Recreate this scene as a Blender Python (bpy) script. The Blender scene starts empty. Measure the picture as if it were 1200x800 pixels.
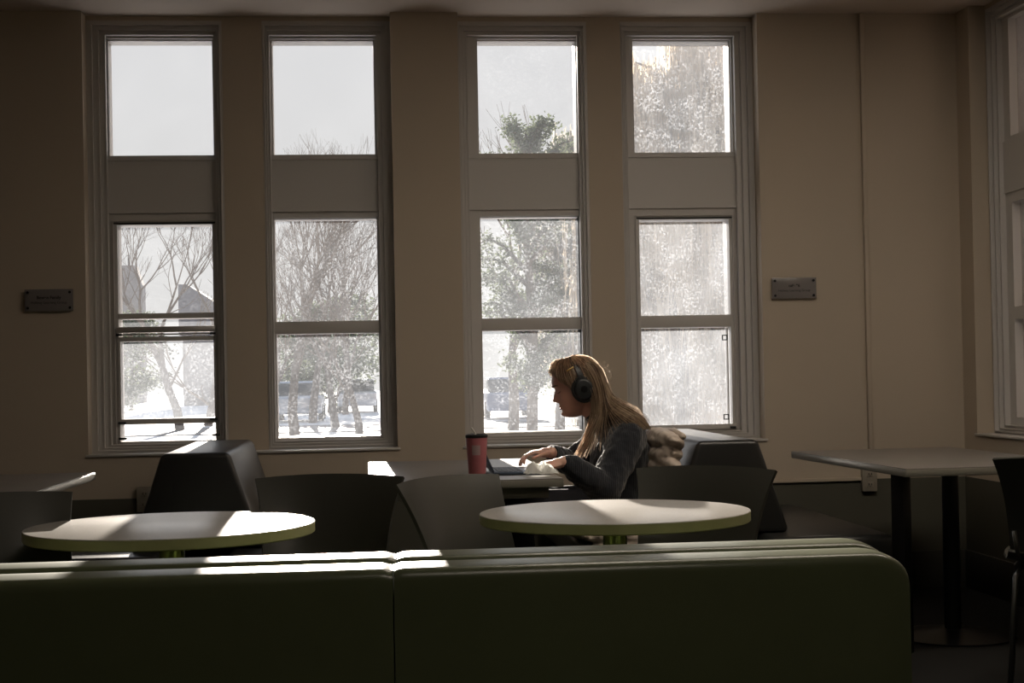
import bpy, bmesh, math, random
from math import sin, cos, tan, pi, radians, sqrt, atan2
from mathutils import Vector, Matrix, Euler
R_ = random.Random(7)
C = bpy.context.scene.collection
SC = bpy.context.scene

# ------------------------------------------------------------------ helpers
def mesh_obj(name, bm, mat, parent=None, smooth=False, loc=None, auto=None):
    me = bpy.data.meshes.new(name)
    bmesh.ops.recalc_face_normals(bm, faces=bm.faces)
    bm.to_mesh(me); bm.free()
    if mat: me.materials.append(mat)
    if smooth or auto:
        for p in me.polygons: p.use_smooth = True
    if auto:
        me.set_sharp_from_angle(angle=radians(auto))
    o = bpy.data.objects.new(name, me); C.objects.link(o)
    if parent: o.parent = parent
    if loc: o.location = loc
    return o

def tag(o, label=None, cat=None, group=None, kind=None):
    if label: o['label'] = label
    if cat: o['category'] = cat
    if group: o['group'] = group
    if kind: o['kind'] = kind
    return o

def thing(name, label, cat, loc=(0, 0, 0), rz=0, group=None, kind=None):
    o = bpy.data.objects.new(name, None); C.objects.link(o)
    o.empty_display_size = 0.05
    o.location = loc; o.rotation_euler = (0, 0, rz)
    return tag(o, label, cat, group, kind)

def copy_tree(o, parent=None):
    c = o.copy(); C.objects.link(c); c.parent = parent
    for ch in list(o.children): copy_tree(ch, c)
    return c

def box(bm, x0, x1, y0, y1, z0, z1, bev=0, seg=2, rot=None):
    vs = [bm.verts.new((x, y, z)) for x in (x0, x1) for y in (y0, y1) for z in (z0, z1)]
    f = [(0,1,3,2),(4,6,7,5),(0,4,5,1),(2,3,7,6),(0,2,6,4),(1,5,7,3)]
    fs = [bm.faces.new([vs[i] for i in q]) for q in f]
    if rot is not None:
        bmesh.ops.transform(bm, matrix=rot, verts=vs)
    if bev:
        es = list({e for q in fs for e in q.edges})
        bmesh.ops.bevel(bm, geom=es, offset=bev, segments=seg, profile=0.5, affect='EDGES')

def prism(bm, pts, y0, y1, bev=0, seg=3):
    """closed outline pts in x,z pulled along y"""
    a = [bm.verts.new((x, y0, z)) for x, z in pts]; b = [bm.verts.new((x, y1, z)) for x, z in pts]
    n = len(pts); fs = [bm.faces.new(a), bm.faces.new(b[::-1])]
    for i in range(n): fs.append(bm.faces.new((a[i], b[i], b[(i+1) % n], a[(i+1) % n])))
    if bev:
        es = list({e for q in fs for e in q.edges})
        bmesh.ops.bevel(bm, geom=es, offset=bev, segments=seg, profile=0.5, affect='EDGES')

def lathe(bm, prof, n=48, cx=0, cy=0):
    rings = []
    for r, z in prof:
        rings.append([bm.verts.new((cx + r*cos(2*pi*i/n), cy + r*sin(2*pi*i/n), z)) for i in range(n)] if r > 1e-6 else [bm.verts.new((cx, cy, z))])
    for a, b in zip(rings, rings[1:]):
        for i in range(n):
            j = (i+1) % n
            if len(a) == 1 and len(b) == 1: continue
            if len(a) == 1: bm.faces.new((a[0], b[i], b[j]))
            elif len(b) == 1: bm.faces.new((a[i], b[0], a[j]))
            else: bm.faces.new((a[i], b[i], b[j], a[j]))

def tube(bm, pts, rad, n=8, cap=True):
    pts = [Vector(p) for p in pts]
    if not isinstance(rad, (list, tuple)): rad = [rad]*len(pts)
    rings = []; up = None
    for i, p in enumerate(pts):
        t = (pts[min(i+1, len(pts)-1)] - pts[max(i-1, 0)])
        if t.length < 1e-9: t = Vector((0, 0, 1))
        t.normalize()
        if up is None:
            up = Vector((0, 0, 1)) if abs(t.z) < .9 else Vector((0, 1, 0))
        s = t.cross(up).normalized(); u = s.cross(t).normalized(); up = u
        rings.append([bm.verts.new(p + s*cos(2*pi*k/n)*rad[i] + u*sin(2*pi*k/n)*rad[i]) for k in range(n)])
    for a, b in zip(rings, rings[1:]):
        for k in range(n): bm.faces.new((a[k], a[(k+1) % n], b[(k+1) % n], b[k]))
    if cap:
        bm.faces.new(rings[0][::-1]); bm.faces.new(rings[-1])

def ellipsoid(bm, c, r, rot=None, u=20, v=12):
    m = Matrix.Translation(Vector(c)) @ (rot if rot is not None else Matrix.Identity(4)) @ Matrix.Diagonal((r[0], r[1], r[2], 1))
    bmesh.ops.create_uvsphere(bm, u_segments=u, v_segments=v, radius=1, matrix=m)

def limb(bm, chain, n=20):
    """tapered limb of balls and frusta along points (p, r) - later fused by remeshing"""
    for i, (p, r) in enumerate(chain):
        ellipsoid(bm, p, (r, r, r), u=n, v=n//2)
    for (p, r), (q, s) in zip(chain, chain[1:]):
        tube(bm, [p, q], [r, s], n=n)

def loft(bm, secs, n=28):
    """closed loft; sec = (centre, half depth, half width(y)), rings lie across the path in the x-z plane"""
    rings = []
    for i, (c, rd, rw) in enumerate(secs):
        c = Vector(c)
        t = (Vector(secs[min(i+1, len(secs)-1)][0]) - Vector(secs[max(i-1, 0)][0])).normalized()
        d = Vector((0, 1, 0)).cross(t).normalized()
        ring = []
        for k in range(n):
            a = 2*pi*k/n; ca, sa = cos(a), sin(a)
            e = .82
            ring.append(bm.verts.new(c + d*rd*math.copysign(abs(ca)**e, ca) + Vector((0, 1, 0))*rw*math.copysign(abs(sa)**e, sa)))
        rings.append(ring)
    for a, b in zip(rings, rings[1:]):
        for k in range(n): bm.faces.new((a[k], a[(k+1) % n], b[(k+1) % n], b[k]))
    bm.faces.new(rings[0][::-1]); bm.faces.new(rings[-1])

def fuse(o, vox, smooth=4, disp=None):
    m = o.modifiers.new('fuse', 'REMESH'); m.mode = 'VOXEL'; m.voxel_size = vox; m.use_smooth_shade = True
    if smooth:
        s = o.modifiers.new('soften', 'SMOOTH'); s.iterations = smooth; s.factor = .5
    if disp:
        t = bpy.data.textures.new(o.name + '_folds', 'CLOUDS'); t.noise_scale = disp[1]
        d = o.modifiers.new('folds', 'DISPLACE'); d.texture = t; d.strength = disp[0]; d.mid_level = .5
    dg = bpy.context.evaluated_depsgraph_get()
    me = bpy.data.meshes.new_from_object(o.evaluated_get(dg), depsgraph=dg)
    o.modifiers.clear(); o.data = me
    for p in me.polygons: p.use_smooth = True
    return o

# ------------------------------------------------------------------ materials
def nodes(name):
    m = bpy.data.materials.new(name); m.use_nodes = True
    nt = m.node_tree; return m, nt, nt.nodes['Principled BSDF']

def mat(name, col, rough=.5, metal=0, spec=.5, bump=None, mott=None, coat=0, sheen=0):
    m, nt, b = nodes(name); N, L = nt.nodes, nt.links
    b.inputs['Base Color'].default_value = (*col, 1); b.inputs['Roughness'].default_value = rough
    b.inputs['Metallic'].default_value = metal; b.inputs['Specular IOR Level'].default_value = spec
    b.inputs['Coat Weight'].default_value = coat; b.inputs['Coat Roughness'].default_value = .12
    b.inputs['Sheen Weight'].default_value = sheen
    tc = N.new('ShaderNodeTexCoord')
    if mott:
        n = N.new('ShaderNodeTexNoise'); n.inputs['Scale'].default_value = mott[0]; n.inputs['Detail'].default_value = 5
        L.new(tc.outputs['Object'], n.inputs['Vector'])
        r = N.new('ShaderNodeMapRange'); r.inputs['From Min'].default_value = .3; r.inputs['From Max'].default_value = .7
        r.inputs['To Min'].default_value = 1-mott[1]; r.inputs['To Max'].default_value = 1+mott[1]
        L.new(n.outputs['Fac'], r.inputs['Value'])
        x = N.new('ShaderNodeVectorMath'); x.operation = 'SCALE'; x.inputs[0].default_value = col
        L.new(r.outputs['Result'], x.inputs['Scale']); L.new(x.outputs['Vector'], b.inputs['Base Color'])
    if bump:
        n = N.new('ShaderNodeTexNoise'); n.inputs['Scale'].default_value = bump[0]; n.inputs['Detail'].default_value = 3
        L.new(tc.outputs['Object'], n.inputs['Vector'])
        bp = N.new('ShaderNodeBump'); bp.inputs['Strength'].default_value = bump[1]; bp.inputs['Distance'].default_value = bump[2] if len(bump) > 2 else .002
        L.new(n.outputs['Fac'], bp.inputs['Height']); L.new(bp.outputs['Normal'], b.inputs['Normal'])
    return m

M = {}
M['wall'] = mat('beige wall paint', (.50, .43, .345), .75, spec=.3, bump=(90, .08), mott=(1.5, .03))
M['ceil'] = mat('ceiling paint', (.62, .54, .47), .85, spec=.2, bump=(120, .05))
M['floor'] = mat('dark floor tile', (.008, .008, .0075), .7, spec=.25, mott=(4, .15), bump=(60, .05))
M['frame'] = mat('grey window frame paint', (.56, .54, .52), .45, bump=(60, .04))
M['alum'] = mat('bare aluminium sash', (.55, .53, .52), .38, metal=.6)
M['base'] = mat('baseboard paint', (.05, .048, .04), .5)
M['dark'] = mat('black hardware', (.012, .012, .012), .5)
M['lam'] = mat('pale laminate', (.43, .41, .38), .26, bump=(300, .03, .0005), mott=(140, .05))
M['lamd'] = mat('grey laminate', (.19, .175, .16), .33, bump=(300, .03, .0005), mott=(90, .06))
M['lamedge'] = mat('grey table edging', (.20, .19, .16), .4)
M['lime'] = mat('olive green table edging', (.42, .43, .22), .42, mott=(30, .05))
M['limemetal'] = mat('olive green metal column', (.32, .38, .12), .25, metal=.7)
M['booth'] = mat('olive green vinyl', (.098, .113, .060), .30, spec=.5, bump=(420, .12, .0012), mott=(6, .06))
M['blockv'] = mat('charcoal vinyl', (.017, .0175, .017), .33, spec=.55, bump=(260, .14, .0015), mott=(5, .1))
M['plinth'] = mat('black plinth', (.012, .012, .012), .6)
M['chair'] = mat('dark moulded plastic', (.042, .042, .035), .36, spec=.45, bump=(500, .04, .0006))
M['steel'] = mat('dark steel', (.03, .03, .032), .35, metal=.9)
M['legsteel'] = mat('brushed steel', (.14, .14, .14), .32, metal=.9)
M['skin'] = None
M['knit'] = mat('navy knit', (.016, .020, .040), .85, spec=.2, sheen=.3)
M['pants'] = mat('black trousers', (.014, .014, .017), .8, spec=.2, bump=(300, .2))
M['shoe'] = mat('black shoe leather', (.012, .012, .012), .4)
M['cup'] = mat('headphone plastic', (.014, .016, .018), .42)
M['gold'] = mat('gold clip metal', (.75, .55, .22), .3, metal=.9)
M['rose'] = mat('coral tumbler coating', (.40, .13, .145), .42, spec=.5, mott=(40, .04))
M['paper'] = mat('off white paper', (.62, .62, .58), .7)
M['sticker'] = mat('grey sticker', (.38, .27, .27), .6)
M['jacket'] = mat('cream padded nylon', (.54, .46, .39), .55, bump=(14, .35, .01), mott=(8, .06))
M['laptop'] = mat('slate laptop shell', (.10, .13, .18), .35, metal=.6)
M['keys'] = mat('laptop keys', (.02, .02, .025), .5)
M['snow'] = mat('packed snow ground', (.74, .75, .77), .8, mott=(.25, .12))
M['road'] = mat('wet asphalt', (.16, .16, .17), .5, mott=(.5, .1))
M['bark'] = mat('grey brown bark', (.16, .13, .11), .9, mott=(6, .2))
M['twig'] = mat('brown twigs', (.20, .155, .12), .9)
M['brick'] = None
M['stone'] = mat('grey stone wall', (.30, .28, .27), .9, mott=(2, .1))
M['roofm'] = mat('grey shingles', (.20, .19, .20), .9, mott=(3, .1))
M['carw'] = mat('silver car paint', (.5, .53, .58), .25, metal=.4)
M['carb'] = mat('blue car paint', (.10, .14, .26), .25, metal=.3)
M['carg'] = mat('car glass', (.03, .035, .04), .1)
M['plastic_white'] = mat('cream outlet plastic', (.30, .27, .22), .45)

def knit_detail(m):
    nt = m.node_tree; N, L = nt.nodes, nt.links; b = N['Principled BSDF']
    tc = N.new('ShaderNodeTexCoord'); w = N.new('ShaderNodeTexWave'); w.inputs['Scale'].default_value = 38; w.inputs['Distortion'].default_value = 2.5
    w.inputs['Detail'].default_value = 2; w.wave_type = 'BANDS'
    L.new(tc.outputs['Object'], w.inputs['Vector'])
    n = N.new('ShaderNodeTexNoise'); n.inputs['Scale'].default_value = 260
    L.new(tc.outputs['Object'], n.inputs['Vector'])
    a = N.new('ShaderNodeMath'); a.operation = 'ADD'; L.new(w.outputs['Fac'], a.inputs[0]); L.new(n.outputs['Fac'], a.inputs[1])
    bp = N.new('ShaderNodeBump'); bp.inputs['Strength'].default_value = .38; bp.inputs['Distance'].default_value = .003
    L.new(a.outputs[0], bp.inputs['Height']); L.new(bp.outputs['Normal'], b.inputs['Normal'])
    r = N.new('ShaderNodeMapRange'); r.inputs['To Min'].default_value = .7; r.inputs['To Max'].default_value = 1.5
    L.new(w.outputs['Fac'], r.inputs['Value'])
    x = N.new('ShaderNodeVectorMath'); x.operation = 'SCALE'; x.inputs[0].default_value = (.015, .017, .022)
    L.new(r.outputs['Result'], x.inputs['Scale']); L.new(x.outputs['Vector'], b.inputs['Base Color'])
knit_detail(M['knit'])

m, nt, b = nodes('skin'); b.inputs['Base Color'].default_value = (.60, .35, .27, 1); b.inputs['Roughness'].default_value = .5
b.inputs['Subsurface Weight'].default_value = .15; b.inputs['Subsurface Radius'].default_value = (.012, .004, .002); b.inputs['Subsurface Scale'].default_value = 1
M['skin'] = m
M['lip'] = mat('lips', (.35, .10, .09), .4)
M['brow'] = mat('eyebrow hair', (.14, .085, .05), .8)

def leafy(name, col, tr=.45):
    m, nt, b = nodes(name); N, L = nt.nodes, nt.links
    b.inputs['Base Color'].default_value = (*col, 1); b.inputs['Roughness'].default_value = .7
    t = N.new('ShaderNodeBsdfTranslucent'); t.inputs['Color'].default_value = (*[min(1, c*1.5) for c in col], 1)
    mx = N.new('ShaderNodeMixShader'); mx.inputs[0].default_value = tr
    L.new(b.outputs[0], mx.inputs[1]); L.new(t.outputs[0], mx.inputs[2]); L.new(mx.outputs[0], N['Material Output'].inputs[0])
    return m
M['conif'] = leafy('dark evergreen leaves', (.10, .12, .075), .4)
M['willow'] = leafy('golden willow strands', (.46, .39, .30), .55)
M['willowg'] = leafy('grey willow strands', (.36, .34, .30), .5)

# hair: brown to gold strands that let back light through
m, nt, b = nodes('golden brown hair'); N, L = nt.nodes, nt.links
tc = N.new('ShaderNodeTexCoord'); n = N.new('ShaderNodeTexNoise'); n.inputs['Scale'].default_value = 60; n.inputs['Detail'].default_value = 2
mp = N.new('ShaderNodeMapping'); mp.inputs['Scale'].default_value = (1, 1.6, .12)
L.new(tc.outputs['Object'], mp.inputs['Vector']); L.new(mp.outputs['Vector'], n.inputs['Vector'])
cr = N.new('ShaderNodeValToRGB'); cr.color_ramp.elements[0].position = .25; cr.color_ramp.elements[0].color = (.13, .080, .048, 1)
cr.color_ramp.elements[1].position = .72; cr.color_ramp.elements[1].color = (.58, .44, .30, 1)
ge = N.new('ShaderNodeNewGeometry'); ma = N.new('ShaderNodeMath'); ma.operation = 'MULTIPLY_ADD'; ma.inputs[1].default_value = .45
mb_ = N.new('ShaderNodeMath'); mb_.operation = 'MULTIPLY'; mb_.inputs[1].default_value = .55
L.new(n.outputs['Fac'], mb_.inputs[0]); L.new(ge.outputs['Random Per Island'], ma.inputs[0]); L.new(mb_.outputs[0], ma.inputs[2])
L.new(ma.outputs[0], cr.inputs['Fac']); L.new(cr.outputs['Color'], b.inputs['Base Color'])
b.inputs['Roughness'].default_value = .38; b.inputs['Specular IOR Level'].default_value = .6
t = N.new('ShaderNodeBsdfTranslucent'); hs = N.new('ShaderNodeHueSaturation'); hs.inputs['Value'].default_value = 1.6; hs.inputs['Saturation'].default_value = .68
L.new(cr.outputs['Color'], hs.inputs['Color']); L.new(hs.outputs['Color'], t.inputs['Color'])
mx = N.new('ShaderNodeMixShader'); mx.inputs[0].default_value = .4
L.new(b.outputs[0], mx.inputs[1]); L.new(t.outputs[0], mx.inputs[2]); L.new(mx.outputs[0], N['Material Output'].inputs[0])
M['hair'] = m
mc = m.copy(); mc.name = 'loose hair strands'; M['hairs'] = mc; N2, L2 = mc.node_tree.nodes, mc.node_tree.links
o_ = [q for q in N2 if q.type == 'OUTPUT_MATERIAL'][0]; mxs = [q for q in N2 if q.type == 'MIX_SHADER'][0]
tp = N2.new('ShaderNodeBsdfTransparent'); m3 = N2.new('ShaderNodeMixShader'); m3.inputs[0].default_value = .30
L2.new(mxs.outputs[0], m3.inputs[1])
mf = m.copy(); mf.name = 'rim glow stray hairs'; M['hairf'] = mf  # brighter, paler hair copy; the backlit rim glow is put into its colour
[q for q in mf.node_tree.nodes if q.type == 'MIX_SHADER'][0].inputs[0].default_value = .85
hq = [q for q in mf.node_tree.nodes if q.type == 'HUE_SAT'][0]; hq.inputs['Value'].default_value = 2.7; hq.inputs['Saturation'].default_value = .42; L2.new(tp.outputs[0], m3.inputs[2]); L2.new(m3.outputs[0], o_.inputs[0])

# brick facade across the side street
m, nt, b = nodes('red brick'); N, L = nt.nodes, nt.links
tc = N.new('ShaderNodeTexCoord'); br = N.new('ShaderNodeTexBrick'); br.inputs['Scale'].default_value = 3.0
br.inputs['Color1'].default_value = (.60, .30, .23, 1); br.inputs['Color2'].default_value = (.50, .25, .19, 1); br.inputs['Mortar'].default_value = (.45, .38, .33, 1)
mp = N.new('ShaderNodeMapping'); mp.inputs['Rotation'].default_value = (radians(90), 0, radians(90))
L.new(tc.outputs['Object'], mp.inputs['Vector']); L.new(mp.outputs['Vector'], br.inputs['Vector']); L.new(br.outputs['Color'], b.inputs['Base Color'])
b.inputs['Roughness'].default_value = .9
M['brick'] = m

def dirty_glass(name, dirt, speck, seed, tint=(.97, .965, .96), smear=0., clouds=2.5):
    """clear pane with a film of dried dirt and water specks which scatters light passing through"""
    m, nt, b = nodes(name); N, L = nt.nodes, nt.links; N.remove(b)
    tc = N.new('ShaderNodeTexCoord')
    off = N.new('ShaderNodeMapping'); off.inputs['Location'].default_value = (seed*3.7, seed*1.3, seed*2.1)
    L.new(tc.outputs['Object'], off.inputs['Vector'])
    n1 = N.new('ShaderNodeTexNoise'); n1.inputs['Scale'].default_value = clouds; n1.inputs['Detail'].default_value = 4; n1.inputs['Distortion'].default_value = .8
    L.new(off.outputs['Vector'], n1.inputs['Vector'])
    r1 = N.new('ShaderNodeMapRange'); r1.inputs['From Min'].default_value = .3; r1.inputs['From Max'].default_value = .7
    r1.inputs['To Min'].default_value = dirt*.65; r1.inputs['To Max'].default_value = dirt*1.3
    L.new(n1.outputs['Fac'], r1.inputs['Value'])
    n2 = N.new('ShaderNodeTexNoise'); n2.inputs['Scale'].default_value = 95; n2.inputs['Detail'].default_value = 3; n2.inputs['Roughness'].default_value = .65
    L.new(off.outputs['Vector'], n2.inputs['Vector'])
    r2 = N.new('ShaderNodeMapRange'); r2.inputs['From Min'].default_value = .50; r2.inputs['From Max'].default_value = .68
    r2.inputs['To Min'].default_value = 0; r2.inputs['To Max'].default_value = speck
    L.new(n2.outputs['Fac'], r2.inputs['Value'])
    mul = N.new('ShaderNodeMath'); mul.operation = 'MULTIPLY_ADD'; mul.inputs[2].default_value = 0
    n3 = N.new('ShaderNodeTexNoise'); n3.inputs['Scale'].default_value = 5.5; n3.inputs['Detail'].default_value = 5; n3.inputs['Distortion'].default_value = 2 + 3*smear
    L.new(off.outputs['Vector'], n3.inputs['Vector'])
    r3 = N.new('ShaderNodeMapRange'); r3.inputs['From Min'].default_value = .35; r3.inputs['From Max'].default_value = .65
    L.new(n3.outputs['Fac'], r3.inputs['Value'])
    L.new(r2.outputs['Result'], mul.inputs[0]); L.new(r3.outputs['Result'], mul.inputs[1])
    add = N.new('ShaderNodeMath'); add.operation = 'ADD'; add.use_clamp = True
    L.new(r1.outputs['Result'], add.inputs[0]); L.new(mul.outputs[0], add.inputs[1])
    tr = N.new('ShaderNodeBsdfTransparent'); tr.inputs['Color'].default_value = (*tint, 1)
    tl = N.new('ShaderNodeBsdfTranslucent'); tl.inputs['Color'].default_value = (.80, .85, .93, 1)
    df = N.new('ShaderNodeBsdfDiffuse'); df.inputs['Color'].default_value = (.30, .30, .30, 1)
    d2 = N.new('ShaderNodeMixShader'); d2.inputs[0].default_value = .3
    L.new(tl.outputs[0], d2.inputs[1]); L.new(df.outputs[0], d2.inputs[2])
    mx = N.new('ShaderNodeMixShader'); L.new(add.outputs[0], mx.inputs[0]); L.new(tr.outputs[0], mx.inputs[1]); L.new(d2.outputs[0], mx.inputs[2])
    gl = N.new('ShaderNodeBsdfGlossy'); gl.inputs['Roughness'].default_value = .45
    fr = N.new('ShaderNodeFresnel'); fr.inputs['IOR'].default_value = 1.12
    m2 = N.new('ShaderNodeMixShader'); L.new(fr.outputs[0], m2.inputs[0]); L.new(mx.outputs[0], m2.inputs[1]); L.new(gl.outputs[0], m2.inputs[2])
    L.new(m2.outputs[0], N['Material Output'].inputs[0])
    return m

FILL_LEVEL = 10.0; FILL_SPOTS = [(.9, 4.9), (1.7, 4.9), (2.6, 4.9), (.7, 1.6)]  # strength and positions of the added, unseen fill panels
# ------------------------------------------------------------------ room shell
Y0, YR, CE = 7.50, 7.60, 2.893          # pier face, recessed bay face, ceiling
XL, XR, YB = -3.6, 3.0, -4.5            # side walls and the wall behind the camera
BAYS = [(-1.325, .150), (.478, 1.975)]
SILL, HEAD = .766, 2.872
bm = bmesh.new()
for a, b_ in [(XL-.3, BAYS[0][0]), (BAYS[0][1], BAYS[1][0]), (BAYS[1][1], XR+.3)]:
    box(bm, a, b_, Y0, 7.85, -.0, CE)
for a, b_ in BAYS:
    box(bm, a, b_, Y0, 7.85, 0, SILL)
    box(bm, a, b_, YR, 7.85, HEAD, CE)
box(bm, -.672, -.478, YR, 7.85, SILL, HEAD); box(bm, 1.130, 1.300, YR, 7.85, SILL, HEAD)
tag(mesh_obj('wall_front', bm, M['wall']), kind='structure')
# right wall with its own window bay
RB = (5.35, 7.335); XRR = 3.085
bm = bmesh.new()
box(bm, XR, XR+.35, RB[1], Y0, 0, CE); box(bm, XR, XR+.35, YB, RB[0], 0, CE)
box(bm, XR, XR+.35, RB[0], RB[1], 0, .776); box(bm, XRR, XR+.35, RB[0], RB[1], HEAD, CE)
box(bm, XRR, XR+.35, 6.25, 6.44, .776, HEAD)
tag(mesh_obj('wall_right', bm, M['wall']), kind='structure')
bm = bmesh.new(); box(bm, XL-.2, XL, YB, Y0, 0, CE); tag(mesh_obj('wall_left', bm, M['wall']), kind='structure')
bm = bmesh.new(); box(bm, XL-.2, XR+.35, YB-.2, YB, 0, CE); tag(mesh_obj('wall_back', bm, M['wall']), kind='structure')
bm = bmesh.new(); box(bm, XL-.2, XR+.35, YB-.2, 7.85, CE, CE+.2); tag(mesh_obj('ceiling', bm, M['ceil']), kind='structure')
bm = bmesh.new(); box(bm, XL-.2, XR+.35, YB-.2, 7.85, -.2, 0); tag(mesh_obj('floor', bm, M['floor']), kind='structure')
bm = bmesh.new(); box(bm, XL, XR, Y0-.018, Y0, 0, .19, .004); tag(mesh_obj('baseboard_front', bm, M['base'], auto=40), kind='structure')
bm = bmesh.new(); box(bm, XR-.018, XR, YB, Y0-.02, 0, .19, .004); tag(mesh_obj('baseboard_right', bm, M['base'], auto=40), kind='structure')
M['lowwall'] = mat('olive brown lower wall band', (.085, .082, .062), .6, bump=(90, .06))  # dark olive brown layer over the lower part of the walls
bm = bmesh.new(); box(bm, XL, XR, Y0-.005, Y0, .19, .556); tag(mesh_obj('trim_4', bm, M['lowwall']), kind='structure')
bm = bmesh.new(); box(bm, XR-.005, XR, YB, Y0-.01, .19, .556); tag(mesh_obj('trim_5', bm, M['lowwall']), kind='structure')
# thin sill ledges under the bays
for k, (a, b_) in enumerate(BAYS):
    bm = bmesh.new(); box(bm, a-.012, b_+.012, Y0-.012, YR+.01, SILL-.008, SILL+.003, .002)
    tag(mesh_obj('trim_%d' % (k+1), bm, M['frame'], auto=40), kind='structure')
bm = bmesh.new(); box(bm, XR-.012, XRR+.01, RB[0]-.01, RB[1]+.01, .768, .779, .002)
tag(mesh_obj('trim_3', bm, M['frame'], auto=40), kind='structure')

# windows: outline in wall plane (x0,x1), glass x-range, style
def ring(bm, o, i, y0, y1, zo, zi):
    """rectangular frame between outer (x0,x1)x(z0,z1) and inner rectangle, from y0 to y1"""
    (ox0, ox1), (oz0, oz1), (ix0, ix1), (iz0, iz1) = o, zo, i, zi
    box(bm, ox0, ix0, y0, y1, oz0, oz1); box(bm, ix1, ox1, y0, y1, oz0, oz1)
    box(bm, ix0, ix1, y0, y1, iz1, oz1); box(bm, ix0, ix1, y0, y1, oz0, iz0)

PANES = {}
def pane(bmx, x0, x1, z0, z1, y):
    box(bmx, x0, x1, y, y+.004, z0, z1)

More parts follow.
